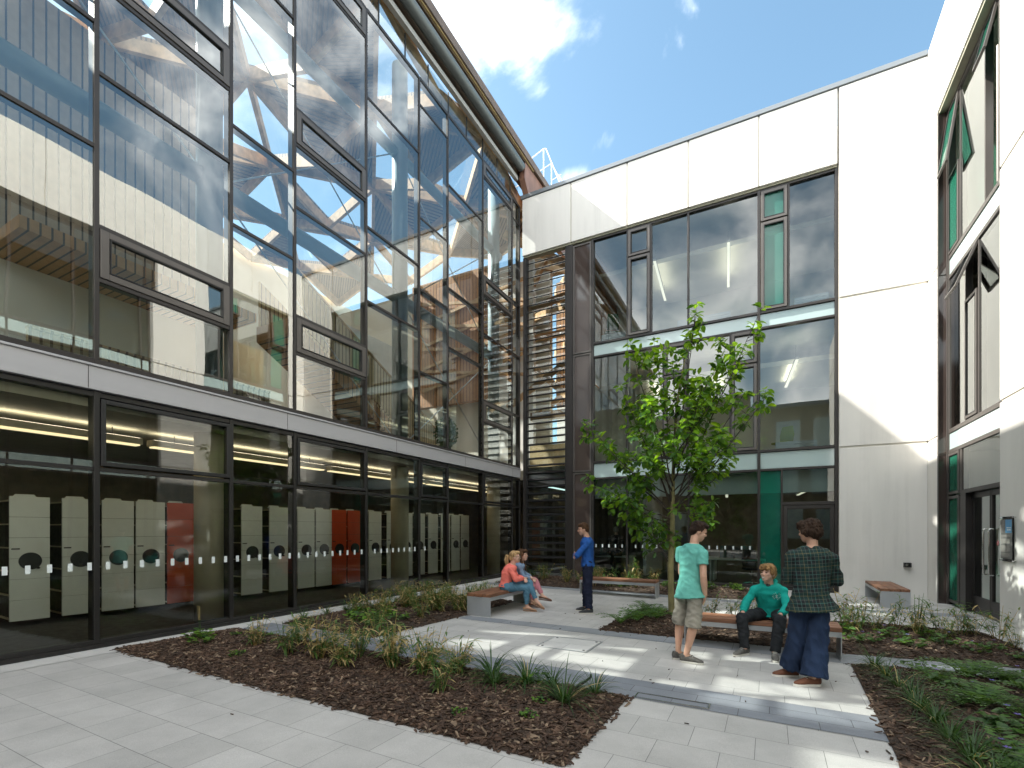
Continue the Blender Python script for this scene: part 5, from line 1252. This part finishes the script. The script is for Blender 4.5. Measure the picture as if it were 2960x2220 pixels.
def face(parent, c, Bm, s, smile):
    P = lambda x, y, z: c + Bm @ (V(x, y, z) * s)
    for sx in (-1, 1):
        e = MB(); e.ell(P(sx * .030, .0795, .006), (.0125 * s, .006 * s, .0055 * s), Bm, 10, 6); e.build('eye', 'eye', parent, smooth=True)
        e = MB(); e.tube([P(sx * .016, .088, .027), P(sx * .032, .087, .031), P(sx * .048, .076, .025)], [.0026 * s, .003 * s, .0015 * s], 6); e.build('eyebrow', 'hair_brown', parent, smooth=True)
    e = MB(); e.ell(P(0, .0885, -.056), (.021 * s, .004 * s, (.006 if smile else .004) * s), Bm, 12, 6); mo = e.build('mouth', 'lips', parent, smooth=True)
    if smile:
        e = MB(); e.ell(P(0, .0915, -.0555), (.021 * s, .004 * s, .0050 * s), Bm, 12, 6); e.build('teeth', 'teeth', mo, smooth=True)
def shoe(parent, ankle, fwd, m, L_=.275, low=True, z0=None, pitch=0., sole='sole', flat=False):
    "shoe under the ankle, heel behind; pitch tips the toe down"
    f = V(fwd[0], fwd[1], 0).normalized(); f = V(f.x * math.cos(pitch), f.y * math.cos(pitch), -math.sin(pitch)); Bm = basis(f, V(0, 0, 1))
    up = Bm @ V(0, 0, 1); base = ankle - up * (.085 if z0 is None else z0) - f * .075
    P = lambda y, z, x=0: base + f * y + up * z + (Bm @ V(1, 0, 0)) * x
    w_ = .8 if flat else 1.
    b = MB()
    b.ring([P(.0, .045), P(.03, .05), P(.09, .055), P(.15, .048), P(.21, .036), P(.255, .028), P(.278, .022)], [.022 * w_, .036 * w_, .037 * w_, .042 * w_, .047 * w_, .038 * w_, .014], [.035, .045, .05, .04, .027, .020, .010] if not flat else [.02, .03, .028, .026, .02, .015, .008], 14, Bm @ V(1, 0, 0))
    if not flat: b.ring([P(.045, .05), P(.05, .10)], [.036, .034], [.05, .045], 12, Bm @ V(1, 0, 0))
    o = remesh('shoe', b, m, parent, .008, 3)
    b = MB(); out = [(.005, .020), (.04, .034), (.10, .034), (.16, .042), (.21, .047), (.255, .036), (.282, .012)]
    poly = [P(y, 0, x * w_) for y, x in out] + [P(y, 0, -x * w_) for y, x in out[::-1]]; n = len(poly); th = .012 if flat else .022
    b.add([p for p in poly] + [p + up * th for p in poly], [tuple(range(n)), tuple(range(n, 2 * n))[::-1]] + [(i, n + i, n + (i + 1) % n, (i + 1) % n) for i in range(n)])
    b.build('sole', sole, o)
    if not flat and L_ > .27:
        b = MB()
        for k in range(4): b.tube([P(.105 + .022 * k, .103 - .011 * k, -.022), P(.112 + .022 * k, .110 - .012 * k, 0), P(.105 + .022 * k, .103 - .011 * k, .022)], .0035, 5)
        b.build('lace', 'sole', o)

def person(label, loc, J_, facing, spec):
    "J_: joints in a frame turned to the camera (x right, y away, z up above the paving)"
    rz = math.atan2(-loc[0], loc[1]); z = loc[2] if len(loc) > 2 else gz(loc[0])
    for k in J_: J_[k] = V(*J_[k])
    F = V(*facing, 0).normalized(); Rt = V(F.y, -F.x, 0); s = spec.get('scale', 1.)
    hd = V(*spec['look']).normalized(); Hb = basis(hd)
    b = MB()
    # torso
    pel, neck = J_['pelvis'], J_['neck']; hv = (J_['hipR'] - J_['hipL']).normalized() if 'hipR' in J_ else Rt; sv = (J_['shR'] - J_['shL']).normalized()
    mid = J_.get('chest', pel.lerp(neck, .62) + F * spec.get('belly', .0)); hw = spec.get('wide', 1.); sw = (J_['shR'] - J_['shL']).length / 2
    T_ = [(pel - (mid - pel).normalized() * .09, .13 * hw, .09), (pel, .160 * hw, .112), (pel.lerp(mid, .45), .135 * hw, .095), (mid, .160 * hw, .112), (mid.lerp(neck, .5), .172 * hw, .112), (mid.lerp(neck, .80), .13 * hw, .085), (neck, .058, .056)]
    def torso(bb, off, i0=0, i1=7, hem=None):
        q = T_[i0:i1]; pts = [p for p, _, _ in q]; ax = [a + off for _, a, _ in q]; ay = [c + off for _, _, c in q]
        if i1 == 7: ax[-1] = .066 + off * .5; ay[-1] = .062 + off * .5
        if hem: pts = [hem[0]] + pts; ax = [hem[1]] + ax; ay = [hem[2]] + ay
        ref = hv.lerp(sv, .5)
        bb.ring(pts, ax, ay, 22, ref)
        bb.ring([J_['shL'] + V(0, 0, -.045), neck.lerp(J_['shL'], .45) + V(0, 0, -.035), neck.lerp(J_['shR'], .45) + V(0, 0, -.035), J_['shR'] + V(0, 0, -.045)], [.040 + off, .075 + off, .075 + off, .040 + off], [.040 + off * .5, .060 + off * .5, .060 + off * .5, .040 + off * .5], 14, F)
        for sh in ('shL', 'shR'): bb.ell(J_[sh] + V(0, 0, -.035), (.050 + off, .050 + off, .052 + off), None, 14, 8)
    torso(b, 0)
    limb(b, [neck - V(0, 0, .04), neck.lerp(J_['head'], .45) - hd * .012, J_['head'] - Hb @ V(0, .01, .03)], [.058 * s, .053 * s, .052 * s])
    head(b, J_['head'], Hb, s * spec.get('headscale', 1.06), spec.get('fem', False))
    aw = spec.get('arm', 1.)
    for q in 'LR':
        limb(b, [J_['sh' + q] - V(0, 0, .03), J_['el' + q]], [.046 * aw, .039 * aw]); e, w_ = J_['el' + q], J_['wr' + q]
        limb(b, [e, e.lerp(w_, .3), w_], [.039 * aw, .041 * aw, .027 * aw])
        hs = spec.get('hand' + q)
        if hs: hand(b, w_, V(*hs[0]), V(*hs[1]), s * 1.02, hs[2], hs[3] if len(hs) > 3 else 1)
        h, k, a = J_['hip' + q], J_['kn' + q], J_['an' + q]
        limb(b, [h, h.lerp(k, .5), k], [.080, .070, .053]); limb(b, [k, k.lerp(a, .32), k.lerp(a, .75), a], [.054, .055, .038, .034])
        fd = V(*spec['foot' + q][:2], 0).normalized(); pt = spec['foot' + q][2] if len(spec['foot' + q]) > 2 else 0
        fd = V(fd.x * math.cos(pt), fd.y * math.cos(pt), -math.sin(pt)); limb(b, [a, a + fd * .09 - V(0, 0, .04)], [.034, .026])
    root = remesh('person', b, spec.get('skin', 'skin'), None, .0075, 2)
    root.location = (loc[0], loc[1], z); root.rotation_euler = (0, 0, rz); tag(root, label, 'person', spec.get('group'))
    face(root, J_['head'], Hb, s * spec.get('headscale', 1.06), spec.get('smile', False))
    # upper garment
    b = MB(); off = spec.get('ease', .016); torso(b, off, spec.get('top_from', 1), 7, spec.get('hem'))
    fr = spec.get('sleeve', 1.)
    for q in 'LR':
        sh, e, w_ = J_['sh' + q] - V(0, 0, .03), J_['el' + q], J_['wr' + q]; r0, r1, r2 = spec.get('sleeve_r', (.064, .053, .042)); r0 *= .92
        if fr <= .6:
            c = sh.lerp(e, fr / .5); b.tube([sh, sh.lerp(c, .5), c], [r0, r0 * .98, r0 * .95], 16); b.ell(sh, (r0, r0, r0))
        else:
            c = e.lerp(w_, (fr - .5) / .5); limb(b, [sh, sh.lerp(e, .5), e], [r0, r0 * .93, r1], 14); b.tube([e, e.lerp(c, .5), c], [r1, r1 * .92, r2], 14)
    top = remesh(spec.get('top_name', 'top'), b, spec['top'], root, .0085, 3, spec.get('fold', .011), 11, hash(label) % 50 if False else len(label))
    # trousers
    b = MB(); r = spec.get('leg_r', (.098, .085, .066, .054)); lf_ = spec.get('leg_len', 1.)
    pts = [T_[1][0] + (mid - pel).normalized() * spec.get('waist', .07), T_[1][0], T_[0][0]]
    b.ring(pts, [.150 * hw + .008, .165 * hw + .012, .13 * hw], [.105, .12, .10], 20, hv)
    for q in 'LR':
        h, k, a = J_['hip' + q], J_['kn' + q], J_['an' + q]
        if lf_ < .6:
            c = h.lerp(k, lf_ / .5); limb(b, [h], [r[0]]); b.tube([h, h.lerp(c, .5), c], [r[0], r[0] * 1.02, r[1] * 1.08], 18)
        else:
            c = k.lerp(a, (lf_ - .5) / .5); limb(b, [h, h.lerp(k, .2), h.lerp(k, .5), k], [min(r[0], .094), r[0], (r[0] + r[1]) / 2, r[1]], 16); b.tube([k, k.lerp(c, .3), k.lerp(c, .7), c], [r[1], r[1] * .97, r[2], r[3]], 16)
    remesh(spec.get('leg_name', 'trousers'), b, spec['legs'], root, .0085, 3, spec.get('fold2', .012), 12, 3 + len(label), spec.get('fz2', .7))
    for q in 'LR':
        ft = spec['foot' + q]; shoe(root, J_['an' + q], ft, spec['shoe'], pitch=ft[2] if len(ft) > 2 else 0, sole=spec.get('sole', 'sole'), flat=spec.get('flat', False))
    # hair
    b = MB(); hs = s * spec.get('headscale', 1.06); c = J_['head']
    for x, y, zz, rx, ry, rz_ in spec['hair']: b.ell(c + Hb @ (V(x, y, zz) * hs), (rx * hs, ry * hs, rz_ * hs), Hb, 16, 10)
    for p, r_ in spec.get('hair_tail', []): limb(b, [c + Hb @ (V(*q) * hs) for q in p], r_, 12)
    remesh('hair', b, spec['hairm'], root, .007, 2, spec.get('hair_fold', .006), 34, 2, .35)
    return root, top, Hb
SHORT = [(0, -.022, .046, .081, .092, .080), (0, -.060, .0, .074, .055, .070), (0, .035, .082, .068, .058, .038), (.062, -.010, .02, .020, .035, .035), (-.062, -.010, .02, .020, .035, .035)]
MOP = [(0, -.022, .050, .094, .104, .086), (0, -.060, -.005, .088, .066, .080), (0, .045, .080, .082, .060, .042), (.076, -.005, .01, .028, .050, .058), (-.076, -.005, .01, .028, .050, .058), (0, .075, .058, .06, .03, .026)]
FRINGE = [(0, -.022, .046, .086, .096, .083), (0, -.060, .0, .080, .058, .078), (0, .045, .080, .076, .060, .040), (.070, .0, .015, .020, .045, .040), (-.070, .0, .015, .020, .045, .040), (.02, .080, .055, .05, .022, .022), (-.035, .076, .056, .04, .022, .020)]
# young man in the teal T-shirt, seen from behind
f = (.75, .66)
person('man with short dark hair in teal T-shirt and khaki cargo shorts, back turned', (-.87, 6.32),
 dict(pelvis=(.0, 0, .90), neck=(.05, .02, 1.455), head=(.105, .055, 1.605), shL=(-.095, .165, 1.385), shR=(.145, -.115, 1.365), elL=(-.10, .24, 1.08), wrL=(.03, .24, .86), elR=(.155, -.18, 1.07), wrR=(.175, -.10, .845),
  hipL=(-.055, .07, .88), hipR=(.065, -.06, .88), knL=(-.115, .10, .475), knR=(.045, -.085, .475), anL=(-.135, .07, .088), anR=(-.04, -.06, .088)), f,
 dict(look=(.93, .22, -.38), top='tee', top_name='t_shirt', sleeve=.24, sleeve_r=(.078, .06, .05), ease=.018, legs='khaki', leg_name='shorts', leg_len=.54, leg_r=(.090, .088, .09, .09), fold2=.014, fold=.009, shoe='shoe_grey', footL=(.85, .35), footR=(.97, -.12), hair=SHORT, hairm='hair_dark',
  handR=((-.05, .35, -.9), (-.9, .3, 0), .5, 1), handL=((.5, -.3, -.7), (.3, -.8, .2), .5, -1), hem=(V(.01, 0, .80), .210, .180), top_from=1))
# plaid shirt and very wide jeans, seen from behind
person('person with dark tousled hair in plaid shirt and wide blue jeans, arms folded', (.38, 6.15),
 dict(pelvis=(.02, .0, .92), neck=(.03, .03, 1.465), head=(-.0, .045, 1.62), shL=(-.15, -.03, 1.385), shR=(.195, .08, 1.36), elL=(-.20, .05, 1.10), wrL=(.03, .24, 1.12), elR=(.25, .17, 1.09), wrR=(-.10, .19, 1.08),
  hipL=(-.07, -.03, .90), hipR=(.09, .03, .90), knL=(-.09, .05, .48), knR=(.07, -.06, .48), anL=(-.165, .10, .088), anR=(.04, -.15, .088)), (-.35, .94),
 dict(look=(-.86, .42, -.12), top='plaid', top_name='plaid_shirt', sleeve=.97, sleeve_r=(.080, .070, .052), ease=.030, legs='denim', leg_name='jeans', leg_len=.985, leg_r=(.100, .112, .118, .125), fz2=.3, fold2=.020, fold=.014, shoe='shoe_rust', sole='teeth', footL=(-.85, -.35), footR=(-.8, -.45), hair=MOP, hairm='hair_mop', hair_fold=.017,
  handL=((.6, .2, .1), (0, -.9, 0), .4, 1), handR=((-.7, .1, .1), (0, -.9, 0), .4, -1), hem=(V(.03, .0, .775), .262, .215), waist=.04))
# boy in the turquoise hoodie on the bench
boy, top, Hb = person('smiling fair-haired boy in turquoise hoodie seated on the central bench', (.0, 7.55),
 dict(pelvis=(.02, .0, .50), chest=(.0, -.07, .75), neck=(-.01, -.135, .915), head=(-.02, -.20, 1.055), shL=(.155, -.115, .845), shR=(-.175, -.115, .845), elL=(.215, -.22, .625), wrL=(.125, -.40, .545), elR=(-.285, -.20, .635), wrR=(-.315, -.37, .535),
  hipL=(.10, -.02, .48), hipR=(-.08, -.02, .48), knL=(.12, -.45, .475), knR=(-.32, -.40, .475), anL=(.06, -.55, .088), anR=(-.285, -.50, .088)), (-.08, -1),
 dict(look=(-.50, -.85, .10), smile=True, top='hoodie', top_name='hoodie', sleeve=.985, sleeve_r=(.064, .058, .042), ease=.020, legs='black_jean', leg_len=1.0, leg_r=(.094, .076, .064, .060), shoe='shoe_grey', footL=(.05, -1), footR=(-.6, -.8), hair=FRINGE, hairm='hair_blond', hair_fold=.010, fold=.009,
  handL=((-.25, -.75, -.55), (.1, .2, -1), .45, 1), handR=((-.15, -.7, -.6), (.1, .2, -1), .45, -1), hem=(V(.02, .0, .455), .185, .145), skin='skin_b'))
b = MB()
for sx in (-1, 1): limb(b, [V(-.01 + sx * .02, -.195, .855), V(-.01 + sx * .075, -.155, .90), V(-.01 + sx * .085, -.08, .945), V(-.01 + sx * .04, -.03, .955)], [.016, .024, .030, .034])
b.ell((-.01, -.04, .93), (.085, .055, .05)); remesh('hood', b, 'hoodie', top, .008, 3, .004, 12)
b = MB(); b.ell((-.015, -.188, .875), (.035, .022, .045)); b.build('undershirt', 'dark', boy, smooth=True)
# pale printed emblem on the chest, laid on the cloth by its nearest points
b = MB(); cx, cz = .085, .755
def on_chest(x, z):
    ok, p, n, i = top.ray_cast(V(x, -1, z), V(0, 1, 0)); return (p + n * .003) if ok else V(x, -.2, z)
def stroke(a, c, w_=.006):
    p, q = on_chest(*a), on_chest(*c); b.bar(p, q, w_, .002)
for k in range(14):
    if k in (3, 10): continue
    a = 2 * math.pi * k / 14; stroke((cx + .036 * math.cos(a), cz + .036 * math.sin(a)), (cx + .050 * math.cos(a + .05), cz + .050 * math.sin(a + .05)), .009)
stroke((cx, cz - .022), (cx, cz + .026)); stroke((cx - .02, cz + .012), (cx + .02, cz + .012)); stroke((cx - .022, cz - .008), (cx, cz - .026)); stroke((cx + .022, cz - .008), (cx, cz - .026)); stroke((cx - .012, cz + .004), (cx + .012, cz - .01), .008)
b.build('emblem', 'sticker', top)
# man in the blue jumper, in profile
person('man in royal blue jumper and navy trousers standing with folded arms', (-3.16, 8.99),
 dict(pelvis=(.055, 0, .93), neck=(.04, .0, 1.46), head=(-.035, -.01, 1.61), shL=(.06, -.18, 1.385), shR=(.06, .18, 1.385), elL=(-.14, -.22, 1.12), wrL=(-.20, .04, 1.10), elR=(-.13, .22, 1.12), wrR=(-.20, -.08, 1.07),
  hipL=(.06, -.085, .90), hipR=(.06, .085, .90), knL=(.055, -.12, .49), knR=(.03, .10, .49), anL=(.08, -.16, .088), anR=(.02, .13, .088)), (-1, -.05),
 dict(look=(-.97, -.12, -.16), top='blue_knit', top_name='jumper', sleeve=.96, sleeve_r=(.068, .058, .042), ease=.018, legs='navy', leg_len=.985, leg_r=(.102, .085, .074, .072), shoe='shoe_black', footL=(-1, -.12), footR=(-1, .12), hair=SHORT, hairm='hair_brown', hair_fold=.002,
  handL=((-.1, 1, .1), (.9, 0, 0), .3, -1), handR=((-.1, -1, .1), (.9, 0, 0), .3, 1), hem=(V(.055, 0, .88), .168, .128)))
# the two seated women
person('woman with fair ponytail and glasses in coral jumper, nearer of the seated pair', (-4.62, 8.32),
 dict(pelvis=(.06, .02, .49), chest=(.105, .01, .71), neck=(.205, .0, .90), head=(.25, -.01, 1.045), shL=(.19, .15, .835), shR=(.165, -.165, .835), elL=(.30, .17, .64), wrL=(.42, .0, .635), elR=(.265, -.20, .63), wrR=(.42, -.06, .645),
  hipL=(.10, .09, .475), hipR=(.10, -.08, .475), knL=(.53, -.01, .545), knR=(.47, -.07, .46), anL=(.665, -.10, .20), anR=(.475, -.06, .088)), (.97, -.24),
 dict(look=(.97, -.12, .02), fem=True, wide=.92, arm=.9, top='coral', top_name='jumper', sleeve=.93, sleeve_r=(.064, .056, .042), ease=.016, legs='lightjean', leg_len=.93, leg_r=(.092, .068, .052, .044), shoe='shoe_tan', sole='shoe_tan', flat=True, footL=(.95, -.3, .42), footR=(.97, -.22, .05), hair=SHORT, hairm='hair_fair', skin='skin_b',
  hair_tail=[([(0, -.10, .035), (0, -.150, .02), (0, -.165, -.05), (0, -.150, -.13), (0, -.135, -.18)], [.022, .036, .044, .034, .012])], handL=((.3, -.8, -.2), (0, 0, -1), .4, -1), handR=((.4, .8, 0), (0, 0, -1), .4, 1), hem=(V(.06, .02, .47), .172, .135)))
pw_ = [o for o in COL.objects if o.name.startswith('person')][-1]
wom = bpy.data.objects.get('person.004')
b = MB(); c = V(.25, -.01, 1.045); hb = basis(V(.97, -.12, .02))
for sx in (-1, 1):
    ring = [c + hb @ (V(sx * .034 + .024 * math.cos(a), .100, .006 + .018 * math.sin(a)) * 1.06) for a in [2 * math.pi * k / 12 for k in range(13)]]
    b.tube(ring, .0025, 5); b.tube([c + hb @ (V(sx * .058, .098, .010) * 1.06), c + hb @ (V(sx * .078, .0, .012) * 1.06)], .0025, 5)
b.tube([c + hb @ (V(-.010, .102, .008) * 1.06), c + hb @ (V(.010, .102, .008) * 1.06)], .0025, 5)
if wom: b.build('glasses', 'dark', wom)
person('woman with long brown hair and pink trousers, farther of the seated pair', (-4.62, 8.86),
 dict(pelvis=(.0, .0, .49), chest=(.03, -.0, .72), neck=(.115, .0, .915), head=(.155, -.01, 1.06), shL=(.11, .15, .85), shR=(.10, -.16, .85), elL=(.22, .17, .65), wrL=(.34, -.02, .60), elR=(.16, -.20, .64), wrR=(.33, -.10, .60),
  hipL=(.04, .09, .475), hipR=(.04, -.08, .475), knL=(.40, -.02, .545), knR=(.36, -.05, .46), anL=(.555, -.12, .245), anR=(.345, -.03, .088)), (.97, -.24),
 dict(look=(.93, -.32, .06), fem=True, smile=True, wide=.90, arm=.9, top='scarf', top_name='shirt', sleeve=.9, sleeve_r=(.060, .052, .04), ease=.016, legs='pinkjean', leg_len=.93, leg_r=(.092, .068, .052, .044), shoe='shoe_brown', sole='shoe_brown', flat=True, footL=(.97, -.22, .12), footR=(.97, -.22, .03), hair=FRINGE[:5], hairm='hair_brown', skin='skin_b',
  hair_tail=[([(sx * .07, -.02, .02), (sx * .078, -.015, -.08), (sx * .07, .0, -.19), (sx * .06, .02, -.30)], [.030, .030, .030, .012]) for sx in (-1, 1)] + [([(0, -.09, .0), (0, -.10, -.12), (0, -.085, -.26)], [.05, .055, .03])], handL=((.4, -.7, -.2), (0, 0, -1), .4, -1), handR=((.7, .3, -.1), (0, 0, -1), .4, 1), hem=(V(.0, .0, .47), .17, .13)))
# people indoors
STAND = lambda: dict(pelvis=(0, 0, .93), neck=(0, .0, 1.46), head=(.0, .02, 1.61), shL=(-.185, 0, 1.38), shR=(.185, 0, 1.38), elL=(-.235, .03, 1.10), wrL=(-.20, .16, .92), elR=(.235, .03, 1.10), wrR=(.20, .16, .92), hipL=(-.09, 0, .90), hipR=(.09, 0, .90), knL=(-.095, .01, .49), knR=(.095, .01, .49), anL=(-.10, -.01, .088), anR=(.10, -.01, .088))
person('grey-haired man in dark suit seen from behind inside the back ground-floor office', (-4.62, 16.3, .035), STAND(), (0, 1),
 dict(look=(-.1, 1, -.15), top='suit', top_name='jacket', sleeve=.96, sleeve_r=(.074, .062, .05), ease=.03, legs='suit', leg_len=.98, leg_r=(.1, .085, .078, .076), shoe='shoe_black', sole='dark', footL=(-.1, 1), footR=(.1, 1), hair=SHORT, hairm='hair_grey', hair_fold=.002, handL=((0, .4, -.8), (1, 0, 0), .3, -1), handR=((0, .4, -.8), (-1, 0, 0), .3, 1), hem=(V(0, 0, .80), .19, .15)))
person('person in grey coat standing behind the first-floor glass near the corner', (-9.3, 12.95, 3.785), STAND(), (0, 1),
 dict(look=(-.3, 1, -.1), top='greycoat', top_name='coat', sleeve=.96, sleeve_r=(.078, .066, .052), ease=.035, legs='navy', leg_len=.98, leg_r=(.1, .085, .078, .076), shoe='shoe_black', sole='dark', footL=(-.1, 1), footR=(.1, 1), hair=SHORT, hairm='hair_brown', handL=((0, .4, -.8), (1, 0, 0), .3, -1), handR=((0, .4, -.8), (-1, 0, 0), .3, 1), hem=(V(0, 0, .72), .21, .17)))
